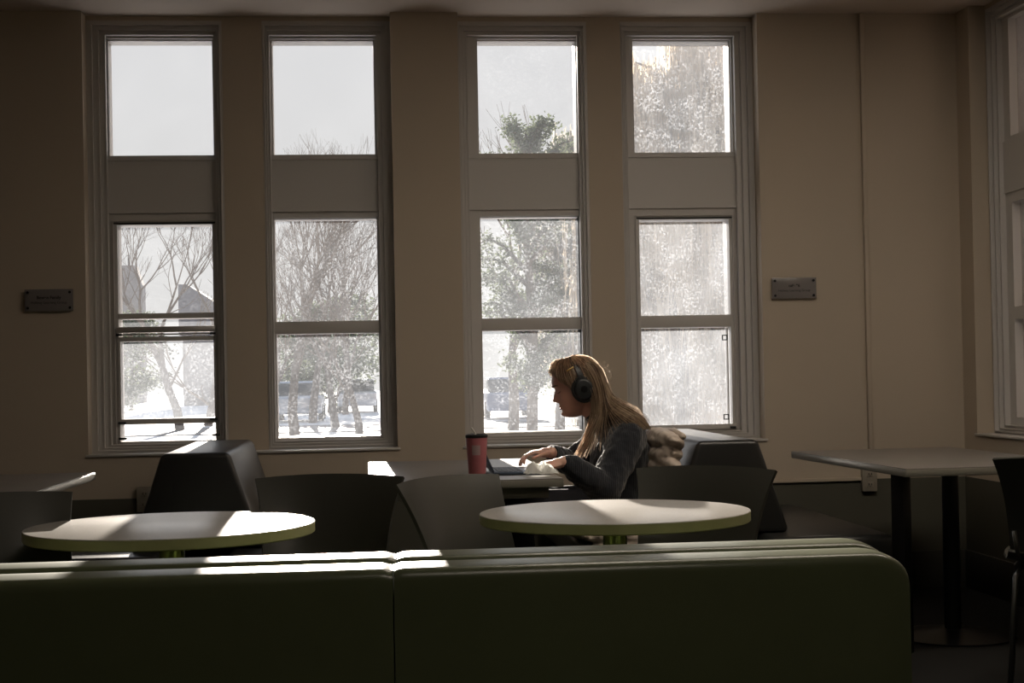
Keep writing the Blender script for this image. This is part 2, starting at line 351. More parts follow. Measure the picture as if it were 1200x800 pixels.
def window(idx, ox, gx, style, dirts, Lw, Rw, label):
    w = thing('window_%d' % idx, None, None, (0, 0, 0)); w['kind'] = 'structure'; w['label'] = label
    g = bmesh.new()
    Ls = [Lw*k/3 for k in range(4)]; Rs = [Rw*k/3 for k in range(4)]; T = [.0, .022, .044, .064]; B = [0, .014, .028, .04]
    zb, zt = SILL+.003, HEAD
    for k in range(3):
        y = YR + .002 + .016*k
        ring(g, (ox[0]+Ls[k], ox[1]-Rs[k]), (ox[0]+Ls[k+1], ox[1]-Rs[k+1]), y, 7.80, (zb+B[k], zt-T[k]), (zb+B[k+1], zt-T[k+1]))
        # small raised lip on every step
        e = .005
        ring(g, (ox[0]+Ls[k+1]-e, ox[1]-Rs[k+1]+e), (ox[0]+Ls[k+1], ox[1]-Rs[k+1]), y-.006, y, (zb+B[k+1]-e, zt-T[k+1]+e), (zb+B[k+1], zt-T[k+1]))
    ix = (ox[0]+Lw, ox[1]-Rw); iz = (zb+.04, zt-.064)
    mesh_obj('window_frame', g, M['frame'], w)
    # flat sash surrounds: glass openings
    yg = 7.665
    G = bmesh.new()
    up = (gx[0], gx[1]); uz = (2.222, 2.798)
    if style == 'hopper': lx = (gx[0]+.040, gx[1]-.018) if idx == 1 else (gx[0]+.017, gx[1]-.028); lt = 1.882
    else: lx = gx; lt = 1.907
    lb = .822
    # stiles beside upper glass
    box(G, ix[0], up[0], yg, 7.80, 2.20, iz[1]); box(G, up[1], ix[1], yg, 7.80, 2.20, iz[1])
    box(G, up[0], up[1], yg, 7.80, uz[1], iz[1]); box(G, up[0], up[1], yg, 7.80, 2.20, uz[0])
    # inner glazing bead of the top light, a touch behind the sash
    ring(G, (up[0], up[1]), (up[0]+.006, up[1]-.006), yg+.025, 7.80, uz, (uz[0]+.004, uz[1]-.006))
    mesh_obj('upper_sash', G, M['frame'], w)
    P = bmesh.new(); box(P, ix[0], ix[1], yg-.008, 7.80, 1.945, 2.20); box(P, ix[0], ix[1], yg-.016, 7.80, 1.938, 1.950); box(P, ix[0], ix[1], yg-.016, 7.80, 2.196, 2.203)
    mesh_obj('spandrel_panel', P, M['frame'], w)
    S = bmesh.new()
    m0, m1 = (1.334, 1.396)
    box(S, ix[0], lx[0], yg, 7.80, iz[0], 1.938); box(S, lx[1], ix[1], yg, 7.80, iz[0], 1.938)
    box(S, lx[0], lx[1], yg, 7.80, lt, 1.938); box(S, lx[0], lx[1], yg, 7.80, iz[0], lb)
    if style == 'hopper':
        ring(S, (lx[0]-.02, lx[1]+.02), (lx[0]-.016, lx[1]+.016), yg-.012, yg, (lb-.02, lt+.022), (lb-.016, lt+.018))
        S2 = bmesh.new(); box(S2, lx[0]-.016, lx[1]+.016, yg-.006, yg, lt+.004, lt+.011); mesh_obj('sash_top_rail', S2, M['steel'], w)
    mesh_obj('lower_sash', S, M['frame'], w)
    Rl = bmesh.new()
    if idx == 1:
        # the bottom light slid up a hand's width: meeting rail, pull rail and its own bottom rail
        box(Rl, lx[0], lx[1], yg-.004, 7.78, 1.421, 1.448, .002)
        mesh_obj('meeting_rail', Rl, M['frame'], w)
        a = bmesh.new(); box(a, lx[0]-.008, lx[1]+.008, yg-.022, yg+.004, 1.352, 1.382, .004); box(a, lx[0]+.012, lx[1]-.012, yg-.02, yg, 1.340, 1.347)
        mesh_obj('pull_rail', a, M['alum'], w, auto=40)
        a = bmesh.new(); box(a, lx[0]+.004, lx[1]+.006, yg-.01, 7.76, 1.311, 1.333, .002)
        box(a, lx[0]+.004, lx[1]+.006, yg-.01, 7.76, .905, .931, .002)
        box(a, lx[0]-.002, lx[0]+.008, yg-.01, 7.76, .905, 1.333); box(a, lx[1]-.002, lx[1]+.008, yg-.01, 7.76, .905, 1.333)
        mesh_obj('sliding_sash', a, M['frame'], w, auto=40)
        for (cx, cz) in [(lx[0]+.012, .914), (lx[1]-.006, .924), (lx[0]+.015, .838), (lx[1]+.004, .846)]:
            a = bmesh.new(); box(a, cx-.019, cx+.019, yg-.03, yg-.008, cz-.006, cz+.006, .004); mesh_obj('latch', a, M['dark'], w, auto=40)
        for cx in (lx[0]+.004, lx[1]-.004):
            a = bmesh.new(); box(a, cx-.014, cx+.014, yg-.03, yg-.01, 1.338, 1.350, .003); mesh_obj('latch', a, M['dark'], w, auto=40)
        panes = [(lx, (1.448, lt)), (lx, (1.382, 1.421)), (lx, (.93, 1.313)), (lx, (lb, .906))]
    else:
        box(Rl, lx[0], lx[1], yg-.002, 7.78, m0, m1, .002)
        mesh_obj('meeting_rail', Rl, M['frame'], w, auto=40)
        panes = [(lx, (m1, lt)), (lx, (lb, m0))]
        if style == 'hopper':
            a = bmesh.new(); box(a, lx[0]-.015, lx[1]+.02, yg-.012, yg, lb-.006, lb+.02, .002); mesh_obj('sash_bottom_rail', a, M['frame'], w, auto=40)
            for cx in (lx[0]+.02, lx[1]-.005):
                a = bmesh.new(); box(a, cx-.014, cx+.014, yg-.032, yg-.012, lb-.004, lb+.008, .003); mesh_obj('latch', a, M['dark'], w, auto=40)
            a = bmesh.new(); box(a, lx[1]-.024, lx[1]-.018, yg-.008, yg+.02, lb, m0-.004)
            mesh_obj('side_channel', a, M['frame'], w)
            for cz in (m0-.055, lb+.055):
                a = bmesh.new()
                ring(a, (lx[1]-.050, lx[1]-.022), (lx[1]-.045, lx[1]-.027), yg-.012, yg-.006, (cz-.014, cz+.014), (cz-.009, cz+.009))
                mesh_obj('catch', a, M['steel'], w)
        else:
            ring_b = bmesh.new()
            ring(ring_b, lx, (lx[0]+.004, lx[1]-.004), yg+.02, 7.78, (lb, lt), (lb+.003, lt-.004)); mesh_obj('glazing_bead', ring_b, M['frame'], w)
    allp = [(gx, (2.222, 2.798))] + panes
    for (px, pz), d in zip(allp, dirts):
        a = bmesh.new(); pane(a, px[0]-.004, px[1]+.004, pz[0]-.004, pz[1]+.004, 7.71)
        mesh_obj('pane', a, dirty_glass('dusty glass', *d), w)
    return w

window(1, (-1.325, -.672), (-1.240, -.722), 'hopper', [(.02, .0, 1), (.03, .05, 2), (.05, .08, 3), (.10, .20, 4), (.03, .06, 5)], .088, .044,  # glass extents were scaled about the camera from wall plane to pane depth
       'leftmost window of the front wall, its bottom light slid up a little')
window(2, (-.478, .150), (-.441, .072), 'fixed', [(.02, .0, 6), (.035, .12, 7), (.045, .18, 8)], .033, .070,
       'second window from the left in the front wall')
window(3, (.478, 1.130), (.582, 1.090), 'fixed', [(.025, .04, 9), (.055, .20, 10), (.06, .22, 11, (.97, .965, .96), 1.)], .055, .045,
       'window directly behind the seated woman')
window(4, (1.300, 1.975), (1.373, 1.880), 'hopper', [(.06, .22, 12), (.115, .20, 13), (.125, .20, 14)], .036, .086,
       'window right of the seated woman, both lower lights frosted with dirt')

# right wall windows (same pattern, turned): long side runs along y
def side_window(idx, oy, gy, label):
    w = thing('window_%d' % idx, None, None, (0, 0, 0)); w['kind'] = 'structure'; w['label'] = label
    def bx(bm_, y0, y1, x0, x1, z0, z1): box(bm_, x0, x1, y0, y1, z0, z1)
    def rg(bm_, o, i, x0, x1, zo, zi):
        bx(bm_, o[0], i[0], x0, x1, zo[0], zo[1]); bx(bm_, i[1], o[1], x0, x1, zo[0], zo[1])
        bx(bm_, i[0], i[1], x0, x1, zi[1], zo[1]); bx(bm_, i[0], i[1], x0, x1, zo[0], zi[0])
    g = bmesh.new(); zb, zt = .779, HEAD; st = .024
    for k in range(3):
        a = (oy[0]+st*k*.6, oy[1]-st*k*1.35); c = (oy[0]+st*(k+1)*.6, oy[1]-st*(k+1)*1.35)
        rg(g, a, c, XRR+.002+.012*k, 3.30, (zb+.014*k, zt-.022*k), (zb+.014*(k+1), zt-.022*(k+1)))
        rg(g, (c[0]-.006, c[1]+.006), c, XRR-.008+.012*k, XRR+.002+.012*k, (zb+.014*(k+1)-.005, zt-.022*(k+1)+.005), (zb+.014*(k+1), zt-.022*(k+1)))
    mesh_obj('window_frame', g, M['frame'], w)
    iy = (oy[0]+st*1.8, oy[1]-st*4.05); xg = XRR+.045
    s = bmesh.new(); zz = (zb+.042, zt-.066)
    for z0, z1 in [(2.79, zz[1]), (2.20, 2.222), (1.90, 1.95), (1.334, 1.394), (zz[0], .86)]: bx(s, gy[0], gy[1], xg, 3.28, z0, z1)
    bx(s, iy[0], gy[0], xg, 3.28, *zz); bx(s, gy[1], iy[1], xg, 3.28, *zz)
    mesh_obj('sash', s, M['frame'], w)
    s = bmesh.new(); bx(s, iy[0], iy[1], xg-.008, 3.28, 1.95, 2.20); mesh_obj('spandrel_panel', s, M['frame'], w)
    for k, (z0, z1) in enumerate([(2.222, 2.79), (1.394, 1.90), (.86, 1.334)]):
        s = bmesh.new(); box(s, 3.17, 3.174, gy[0]-.004, gy[1]+.004, z0-.004, z1+.004)
        mesh_obj('pane', s, dirty_glass('dusty side glass', .12, .12, 20+k+idx, (.97, .93, .90)), w)
side_window(5, (6.44, RB[1]), (6.60, 7.165), 'window in the right wall beside the corner')
side_window(6, (RB[0], 6.25), (5.47, 6.08), 'second window in the right wall, out of the picture')

# ------------------------------------------------------------------ wall fittings
t = thing('wall_raceway', 'slim painted cable raceway running from ceiling down to the right outlet', 'cable raceway', (2.508, Y0, 0))
bm = bmesh.new(); box(bm, -.011, .011, -.022, 0, .61, CE-.002, .003); mesh_obj('vertical_channel', bm, M['wall'], t, auto=40)
bm = bmesh.new(); box(bm, -.60, -.05, -.020, 0, .548, .566, .003); mesh_obj('horizontal_channel', bm, M['wall'], t, auto=40)

def outlet(x, z, label):
    o = thing('wall_outlet', label, 'outlet', (x, Y0, z))
    bm = bmesh.new(); box(bm, -.038, .038, -.035, 0, -.06, .06, .005); mesh_obj('outlet_box', bm, M['plastic_white'], o, auto=40)
    for dz in (.026, -.026):
        bm = bmesh.new(); box(bm, -.017, .017, -.038, -.034, dz-.015, dz+.015, .002); s = mesh_obj('socket', bm, M['plastic_white'], o, auto=40)
        bm = bmesh.new()
        for dx in (-.007, .007): box(bm, dx-.0015, dx+.0015, -.0392, -.0375, dz-.003, dz+.007)
        box(bm, -.002, .002, -.0392, -.0375, dz-.011, dz-.007)
        mesh_obj('socket_slots', bm, M['dark'], s)
    return o
outlet(2.494, .555, 'cream electrical outlet at the foot of the cable raceway, under the right corner table')
outlet(-1.061, .552, 'beige electrical outlet low on the wall left of the left charcoal bench')

def plaque(cx, cz, l1, l2, label, s1, s2):
    p = thing('wall_plaque', label, 'sign', (cx, Y0, cz))
    m_ = M.get('plaque')
    if not m_:
        m_ = mat('smoked acrylic', (.20, .185, .18), .22); M['plaque'] = m_
    bm = bmesh.new(); box(bm, -.113, .113, -.022, -.016, -.052, .052, .001); mesh_obj('plaque_plate', bm, m_, p, auto=40)
    for dx in (-.098, .098):
        for dz in (-.037, .037):
            bm = bmesh.new(); tube(bm, [(dx, 0, dz), (dx, -.026, dz)], .0065, 16); mesh_obj('standoff', bm, M['steel'], p, auto=40)
    for k, (s, sz, zz) in enumerate([(l1, s1, .006), (l2, s2, -.017)]):
        cu = bpy.data.curves.new('lettering', 'FONT'); cu.body = s; cu.size = sz; cu.align_x = 'CENTER'; cu.extrude = .0004
        if k == 0: cu.offset = .0006
        cu.materials.append(M['dark'])
        o = bpy.data.objects.new('lettering', cu); C.objects.link(o); o.parent = p
        dg = bpy.context.evaluated_depsgraph_get(); me = bpy.data.meshes.new_from_object(o.evaluated_get(dg))
        bpy.data.objects.remove(o); o = bpy.data.objects.new('lettering', me); C.objects.link(o); o.parent = p
        o.location = (0, -.0226, zz); o.rotation_euler = (radians(90), 0, 0)
    return p
plaque(-1.494, 1.510, 'Bowen Family', 'Hallway Learning Group', 'small smoked acrylic wall plaque on the dark wall left of the windows', .020, .017)
plaque(2.132, 1.516, 'cafe 96', 'Hallway Learning Group', 'small smoked acrylic wall plaque right of the windows beside the raceway', .020, .0165)

# ------------------------------------------------------------------ back to back booth
def booth(y0, y1, face, x_list, label, group, sd=.46):
    """low settee: upholstered back, seat cushion, plinth; face = -1 sitter looks to -y"""
    for k, (xa, xb) in enumerate(x_list):
        t = thing('booth_bench', label[k], 'booth', ((xa+xb)/2, (y0+y1)/2, 0), 0, group)
        w = (xb-xa)/2 - .0015; d = (y1-y0)/2
        bm = bmesh.new(); n = 20
        # back with a softly crowned top and rounded free ends
        prof = []
        R = .022
        H = .708
        prof = [(-d, .12), (-d, .3), (-d, H-.05)]
        for i in range(7): a = pi - (pi/2)*i/6; prof.append((-d+R + R*cos(a), H-R + R*sin(a)-.004*(1-i/6)))
        for i in range(1, 6): prof.append((-d+R+(2*d-2*R)*i/6, H + .003*sin(pi*i/6)))
        for i in range(7): a = pi/2 - (pi/2)*i/6; prof.append((d-R + R*cos(a), H-R + R*sin(a)))
        prof += [(d, .12)]
        free_r = k == len(x_list)-1; free_l = k == 0
        xs = [-w + 2*w*i/60 for i in range(61)]
        # finer stations toward the ends so the corners round off
        xs = sorted(set([round(v, 5) for v in xs] + [round(w-.13*(i/14)**1.6, 5) for i in range(15)] + [round(-w+.13*(i/14)**1.6, 5) for i in range(15)]))
        rings = []
        for x in xs:
            dr = max(0, .085-(w-x)) if free_r else 0
            dl = max(0, .085-(w+x)) if free_l else 0
            e = max(dr, dl)/.085
            drop = .055*(1-sqrt(max(0, 1-e*e)))
            # small puckers at the seam between modules
            es = min(w-x if not free_r else 9, w+x if not free_l else 9)
            drop += .005*math.exp(-(es/.012)**2)
            rings.append([bm.verts.new((x, yy*(1-.10*e**3), zz-drop*max(0, (zz-.45)/.258))) for yy, zz in prof])
        for a, b2 in zip(rings, rings[1:]):
            for i in range(len(prof)-1): bm.faces.new((a[i], a[i+1], b2[i+1], b2[i]))
            bm.faces.new((a[-1], a[0], b2[0], b2[-1]))
        bm.faces.new(rings[0]); bm.faces.new(rings[-1][::-1])
        mesh_obj('backrest', bm, M['booth'], t, auto=50)
        s = -1 if face < 0 else 1
        bm = bmesh.new(); ya, yb = sorted((s*d, s*(d+sd))); box(bm, -w, w, ya+.002, yb, .31, .425, .03, 4); mesh_obj('seat', bm, M['booth'], t, auto=50)
        bm = bmesh.new(); ya, yb = sorted((-s*d*.8, s*(d+sd-.06))); box(bm, -w+.02, w-.02, ya, yb, 0, .119 if False else .12, .004); 
        box(bm, -w+.02, w-.02, min(s*d+s*.004, s*(d+sd-.06)), max(s*d+s*.004, s*(d+sd-.06)), .12, .31)
        mesh_obj('plinth', bm, M['plinth'], t)
booth(3.300, 3.455, -1, [(-1.15, .050), (.050, 1.192)], ['olive vinyl booth bench at the front edge, left module', 'olive vinyl booth bench at the front edge, right module ending in a rounded corner'], 'front booth benches')
booth(3.505, 3.660, 1, [(-1.10, .062), (.062, 1.215)], ['olive vinyl booth bench behind the front one, beside the left round table', 'olive vinyl booth bench behind the front one, beside the right round table'], 'rear booth benches', .28)

# ------------------------------------------------------------------ round tables
def round_table(x, y, r, label):
    t = thing('round_table', label, 'table', (x, y, 0), 0, 'round cafe tables')
    bm = bmesh.new(); lathe(bm, [(0, .7295), (r-.004, .7295), (r-.001, .7285), (r-.0005, .7275), (0, .7275)], 96); mesh_obj('tabletop', bm, M['lam'], t, auto=30)
    bm = bmesh.new(); lathe(bm, [(0, .699), (r-.004, .699), (r, .702), (r, .7265), (r-.002, .7276), (0, .7276)], 96); mesh_obj('edge_band', bm, M['lime'], t, auto=30)
    bm = bmesh.new(); lathe(bm, [(0, .03), (.034, .03), (.034, .685), (.10, .690), (.11, .6985), (0, .6985)], 40); mesh_obj('column', bm, M['limemetal'], t, auto=30)
    bm = bmesh.new(); lathe(bm, [(0, 0), (.24, 0), (.245, .006), (.20, .018), (.05, .032), (0, .032)], 64); mesh_obj('base', bm, M['limemetal'], t, auto=30)
round_table(-.534, 4.25, .388, 'round laminate table on the left with olive green edge and column')
round_table(.690, 4.285, .380, 'round laminate table in front of the seated woman with olive green edge')

# ------------------------------------------------------------------ long tables by the window
def long_table(x0, x1, y0, y1, rz, label, legs):
    cx, cy = (x0+x1)/2, (y0+y1)/2; hx, hy = (x1-x0)/2, (y1-y0)/2
    t = thing('rectangular_table', label, 'table', (cx, cy, 0), rz, 'rectangular window tables')
    bm = bmesh.new(); box(bm, -hx+.002, hx-.002, -hy+.002, hy-.002, .726, .730, .001); mesh_obj('tabletop', bm, M['lamd'], t, auto=40)
    bm = bmesh.new(); box(bm, -hx, hx, -hy, hy, .698, .7262, .003); mesh_obj('edge_band', bm, M['lamedge'], t, auto=40)
    if legs == 'slab':
        for ya in (-hy+.05, hy-.09):
            bm = bmesh.new(); box(bm, -hx+.10, hx-.05, ya, ya+.04, .655, .698, .002); mesh_obj('apron', bm, M['lamedge'], t, auto=40)
    for ly in ((-hy+.20, hy-.28) if legs != 'twin' else (-.205,)):
        for lx in ((0,) if legs != 'twin' else (-.005,)):
            l = None
            bm = bmesh.new(); tube(bm, [(lx, ly, .035), (lx, ly, .697)], .034, 28); l = mesh_obj('leg', bm, M['steel'], t, auto=40)
            bm = bmesh.new(); lathe(bm, [(0, 0), (.25, 0), (.25, .008), (.06, .03), (.036, .036), (0, .036)], 56, lx, ly); mesh_obj('foot_plate', bm, M['steel'], l, auto=40)
    return t
long_table(.002, .720, 5.63, 6.99, 0, 'grey laminate rectangular table where the woman works', 'slab')
long_table(-1.93, -1.175, 5.52, 6.76, radians(-1.0), 'grey laminate rectangular table at the far left edge', 'single')
t = long_table(2.00, 2.78, 5.66, 7.05, radians(2.2), 'grey laminate rectangular table in the right corner on dark steel legs', 'twin')
# the corner table also has a square leg at its left front corner
bm = bmesh.new(); box(bm, -.028, .028, -.028, .028, 0, .697, .004, rot=Matrix.Translation((-.335, -.50, 0)) @ Matrix.Rotation(radians(35), 4, 'Z')); mesh_obj('leg', bm, M['steel'], t, auto=40)

# ------------------------------------------------------------------ charcoal double sided benches
def bench(xa, xb, y0, y1, label, sides):
    cx = (xa+xb)/2; h = (xb-xa)/2
    t = thing('upholstered_bench', label, 'bench', (cx, (y0+y1)/2, 0), 0, 'charcoal double sided benches')
    hy = (y1-y0)/2; hb = h + .125
    bm = bmesh.new(); prism(bm, [(-hb+.0, .452), (hb, .452), (h, .832), (-h, .832)], -hy, hy, .022, 4); mesh_obj('backrest', bm, M['blockv'], t, auto=50)
    seats = []
    if 'l' in sides: seats.append((-hb-.38, -hb+.13))
    if 'r' in sides: seats.append((hb-.13, hb+.38))
    for a, b2 in seats:
        bm = bmesh.new(); 
        n, mm = 24, 40
        box(bm, a, b2, -hy-.18, hy-.02, .335, .450, .028, 4)
        mesh_obj('seat', bm, M['blockv'], t, auto=50)
    bm = bmesh.new(); box(bm, seats[0][0]+.05, seats[-1][1]-.05, -hy-.06, hy-.04, 0, .336, .004); mesh_obj('plinth', bm, M['plinth'], t)
    return t
bench(-.805, -.540, 6.13, 7.36, 'charcoal vinyl double bench left of the working table under the windows', 'lr')
bench(1.335, 1.585, 6.13, 7.42, 'charcoal vinyl double bench the woman sits on, with a jacket over its back', 'lr')

# ------------------------------------------------------------------ moulded chairs
def make_chair(label):
    """origin on the floor under the seat; sitter faces +y, backrest at -y"""
    t = thing('plastic_chair', label, 'chair', (0, 0, 0), 0, 'dark moulded plastic chairs')
    TH = .010
    def shell(fn, nu, nv):
        bm = bmesh.new(); F = {}; B = {}
        for i in range(nu+1):
            for j in range(nv+1):
                u = -1+2*i/nu; v = j/nv; p = fn(u, v)
                du = (fn(min(u+.01, 1), v)-fn(max(u-.01, -1), v)); dv = (fn(u, min(v+.01, 1))-fn(u, max(v-.01, 0)))
                nn = du.cross(dv).normalized()
                F[i, j] = bm.verts.new(p+nn*TH/2); B[i, j] = bm.verts.new(p-nn*TH/2)
        for i in range(nu):
            for j in range(nv):
                bm.faces.new((F[i, j], F[i+1, j], F[i+1, j+1], F[i, j+1])); bm.faces.new((B[i, j], B[i, j+1], B[i+1, j+1], B[i+1, j]))
        for i in range(nu):
            bm.faces.new((F[i, 0], B[i, 0], B[i+1, 0], F[i+1, 0])); bm.faces.new((F[i, nv], F[i+1, nv], B[i+1, nv], B[i, nv]))
        for j in range(nv):
            bm.faces.new((F[0, j], F[0, j+1], B[0, j+1], B[0, j])); bm.faces.new((F[nu, j], B[nu, j], B[nu, j+1], F[nu, j+1]))
        return bm
    def back(u, v):
        z = .47 + .335*v
        hw = .188 + .012*v + .036*v**3
        y = -.185 - .085*v - .035*v*v + (.055 - .012*v)*abs(u)**2.4
        return Vector((u*hw, y, z + .010*(1-u*u)*v))
    def seat(u, v):
        y = -.20 + .42*v
        hw = .195 + .02*sin(pi*v) 
        z = .452 - .018*(1-u*u)*sin(pi*min(1, v*1.1)) - (.03*max(0, (v-.8)/.2)**2) + .012*abs(u)**3 + .03*max(0, 1-v/.15)**2
        return Vector((u*hw, y, z))
    mesh_obj('backrest', shell(back, 24, 18), M['chair'], t, auto=60)
    mesh_obj('seat', shell(seat, 24, 24), M['chair'], t, auto=60)
    for s in (-1, 1):
        bm = bmesh.new(); tube(bm, [(s*.15, -.16, .445), (s*.165, -.205, .485), (s*.175, -.205, .56)], .008, 10); mesh_obj('back_bracket', bm, M['chair'], t, smooth=True)
        bm = bmesh.new(); tube(bm, [(s*.15, .12, .438), (s*.18, .15, .40), (s*.205, .19, .004)], .0095, 12); mesh_obj('leg', bm, M['legsteel'], t, smooth=True)
        bm = bmesh.new(); tube(bm, [(s*.15, -.13, .438), (s*.175, -.16, .40), (s*.20, -.235, .004)], .0095, 12); mesh_obj('leg', bm, M['legsteel'], t, smooth=True)
    bm = bmesh.new()
    for y in (.12, -.13): tube(bm, [(-.155, y, .434), (.155, y, .434)], .008, 10)
    for s in (-1, 1): tube(bm, [(s*.12, -.13, .434), (s*.12, .12, .434)], .007, 10)
    mesh_obj('seat_frame', bm, M['legsteel'], t, smooth=True)
    return t
chair0 = make_chair('dark plastic chair right of the left round table')
# (backrest centre x, y, facing angle of the sitter measured from +y counter clockwise, label)
def put_chair(bx_, by_, face, label, first=False):
    c = chair0 if first else copy_tree(chair0)
    c['label'] = label
    d = Vector((-sin(face), cos(face)))
    c.location = (bx_ + d.x*.30, by_ + d.y*.30, 0); c.rotation_euler = (0, 0, face)
put_chair(-.113, 4.87, radians(170), 'dark plastic chair in the middle, its back before the left end of the working table', True)
put_chair(.215, 4.64, radians(226), 'dark plastic chair turned toward the right round table, left of it')
put_chair(1.08, 4.80, radians(146), 'dark plastic chair behind the right end of the right round table')
put_chair(-1.06, 4.405, radians(213), 'dark plastic chair at the left edge beside the left round table')
put_chair(2.275, 4.82, radians(-25), 'dark plastic chair at the right edge, drawn up to the corner table')

# ------------------------------------------------------------------ things on the working table
t = thing('tumbler', 'coral pink insulated tumbler with black lid on the working table', 'tumbler', (.413, 5.805, .730))
bm = bmesh.new(); lathe(bm, [(0, .012), (.0315, .012), (.0335, .02), (.0408, .148), (.0405, .150), (0, .150)], 40); mesh_obj('body', bm, M['rose'], t, auto=40)
bm = bmesh.new(); lathe(bm, [(0, 0), (.030, 0), (.0318, .003), (.0325, .013), (0, .0135)], 40); mesh_obj('base', bm, M['steel'], t, auto=40)
bm = bmesh.new(); lathe(bm, [(0, .1495), (.0418, .1495), (.0425, .152), (.0425, .160), (.036, .163), (.034, .160), (0, .160)], 40); ld = mesh_obj('lid', bm, M['dark'], t, auto=40)
bm = bmesh.new(); tube(bm, [(-.004, 0, .159), (-.006, 0, .168), (-.018, 0, .186), (-.020, 0, .188)], [.0045, .004, .0035, .003], 12); mesh_obj('straw', bm, M['paper'], t, smooth=True)
bm = bmesh.new()
vs = []
for k in range(9):
    a = radians(-122 + k*6)
    for z in (.085, .122):
        rr = .0335 + (.0408-.0335)*(z-.02)/.128 + .0005
        vs.append(bm.verts.new((rr*cos(a), rr*sin(a), z)))
for k in range(8): bm.faces.new((vs[2*k], vs[2*k+2], vs[2*k+3], vs[2*k+1]))
mesh_obj('sticker', bm, M['sticker'], t)

t = thing('laptop', 'open slate grey laptop on the working table behind the tumbler', 'laptop', (.485, 5.862, .731))
bm = bmesh.new(); box(bm, .0, .215, 0, .31, 0, .012, .003); mesh_obj('keyboard_base', bm, M['laptop'], t, auto=40)
bm = bmesh.new()
for r in range(5):
    for c in range(13): box(bm, .015+r*.0195, .031+r*.0195, .014+c*.0218, .0325+c*.0218, .012, .0135)
mesh_obj('keys', bm, M['keys'], t)
rot = Matrix.Translation((.0, 0, .010)) @ Matrix.Rotation(radians(-24), 4, 'Y')
bm = bmesh.new(); box(bm, -.006, .0, 0, .31, .002, .158, .002, rot=rot); sc = mesh_obj('screen_lid', bm, M['laptop'], t, auto=40)
bm = bmesh.new(); box(bm, .0001, .001, .010, .30, .010, .150, rot=rot); mesh_obj('screen', bm, mat('laptop screen glass', (.015, .017, .02), .12), sc)

t = None
bm = bmesh.new()
rn = random.Random(3)
from mathutils import noise
nn_ = 70; gv = {}
for a in range(nn_+1):
    for b2 in range(nn_+1):
        u, v = a/nn_*2-1, b2/nn_*2-1
        p = Vector((u*1.25, v*1.25, .3))
        h_ = noise.noise(p*1.3)*.6 + abs(noise.noise(p*2.1+Vector((5, 1, 0))))*.75
        rr = max(abs(u), abs(v))
        z_ = .006 + .062*(1-.92*rr**3)*(.35 + h_) 
        gv[a, b2] = bm.verts.new((u*.060 + .012*noise.noise(p*2+Vector((9, 0, 0))), v*.042 + .012*noise.noise(p*2+Vector((0, 7, 0))), max(.0005, z_)))
for a in range(nn_):
    for b2 in range(nn_): bm.faces.new((gv[a, b2], gv[a+1, b2], gv[a+1, b2+1], gv[a, b2+1]))
o = mesh_obj('paper_napkin', bm, leafy('thin white tissue', (.66, .66, .64), .6), None, loc=(.655, 5.79, .7315), smooth=True); tag(o, 'crumpled white paper napkin at the womans near hand', 'napkin')

# ------------------------------------------------------------------ the woman
BASE = Vector((1.0, 6.3, 0.0))
P = thing('person', 'person in a dark navy knit sweater leaning over the table, wearing headphones', 'person', tuple(BASE))
def W(x, y, z): return Vector((x, y, z)) - BASE
def bodyobj(name, bm, m_, parent=P, **k): return mesh_obj(name, bm, m_, parent, **k)

HC = Vector((.863, 6.3, 1.056)); PH = radians(15)
def hw(x, y, z):
    """head frame (x front negative, y side, z up) -> world"""
    return Vector((HC.x + x*cos(PH) - z*sin(PH), HC.y + y, HC.z + x*sin(PH) + z*cos(PH)))
def interp(tab, z):
    if z <= tab[0][0]: return tab[0][1]
    for (a, va), (b2, vb) in zip(tab, tab[1:]):
        if z <= b2:
            t_ = (z-a)/(b2-a); return va + (vb-va)*t_
    return tab[-1][1]
FR = [(-.118, -.030), (-.112, -.058), (-.104, -.076), (-.094, -.0845), (-.086, -.0850), (-.078, -.079), (-.070, -.080), (-.06, -.083), (-.045, -.084), (-.03, -.086), (-.01, -.085), (.012, -.0835), (.03, -.090), (.05, -.0905), (.07, -.082), (.088, -.066), (.100, -.047), (.110, -.022), (.114, -.004)]
BK = [(-.118, -.01), (-.105, .01), (-.085, .035), (-.07, .052), (-.045, .07), (-.02, .084), (.0, .092), (.03, .098), (.05, .094), (.07, .084), (.09, .062), (.105, .032), (.114, .008)]
WD = [(-.118, .010), (-.112, .022), (-.10, .034), (-.085, .045), (-.07, .054), (-.045, .062), (-.02, .069), (.0, .0725), (.03, .0745), (.05, .0725), (.07, .064), (.09, .048), (.105, .026), (.114, .006)]
def bump(z, c, s): return math.exp(-((z-c)/s)**2)
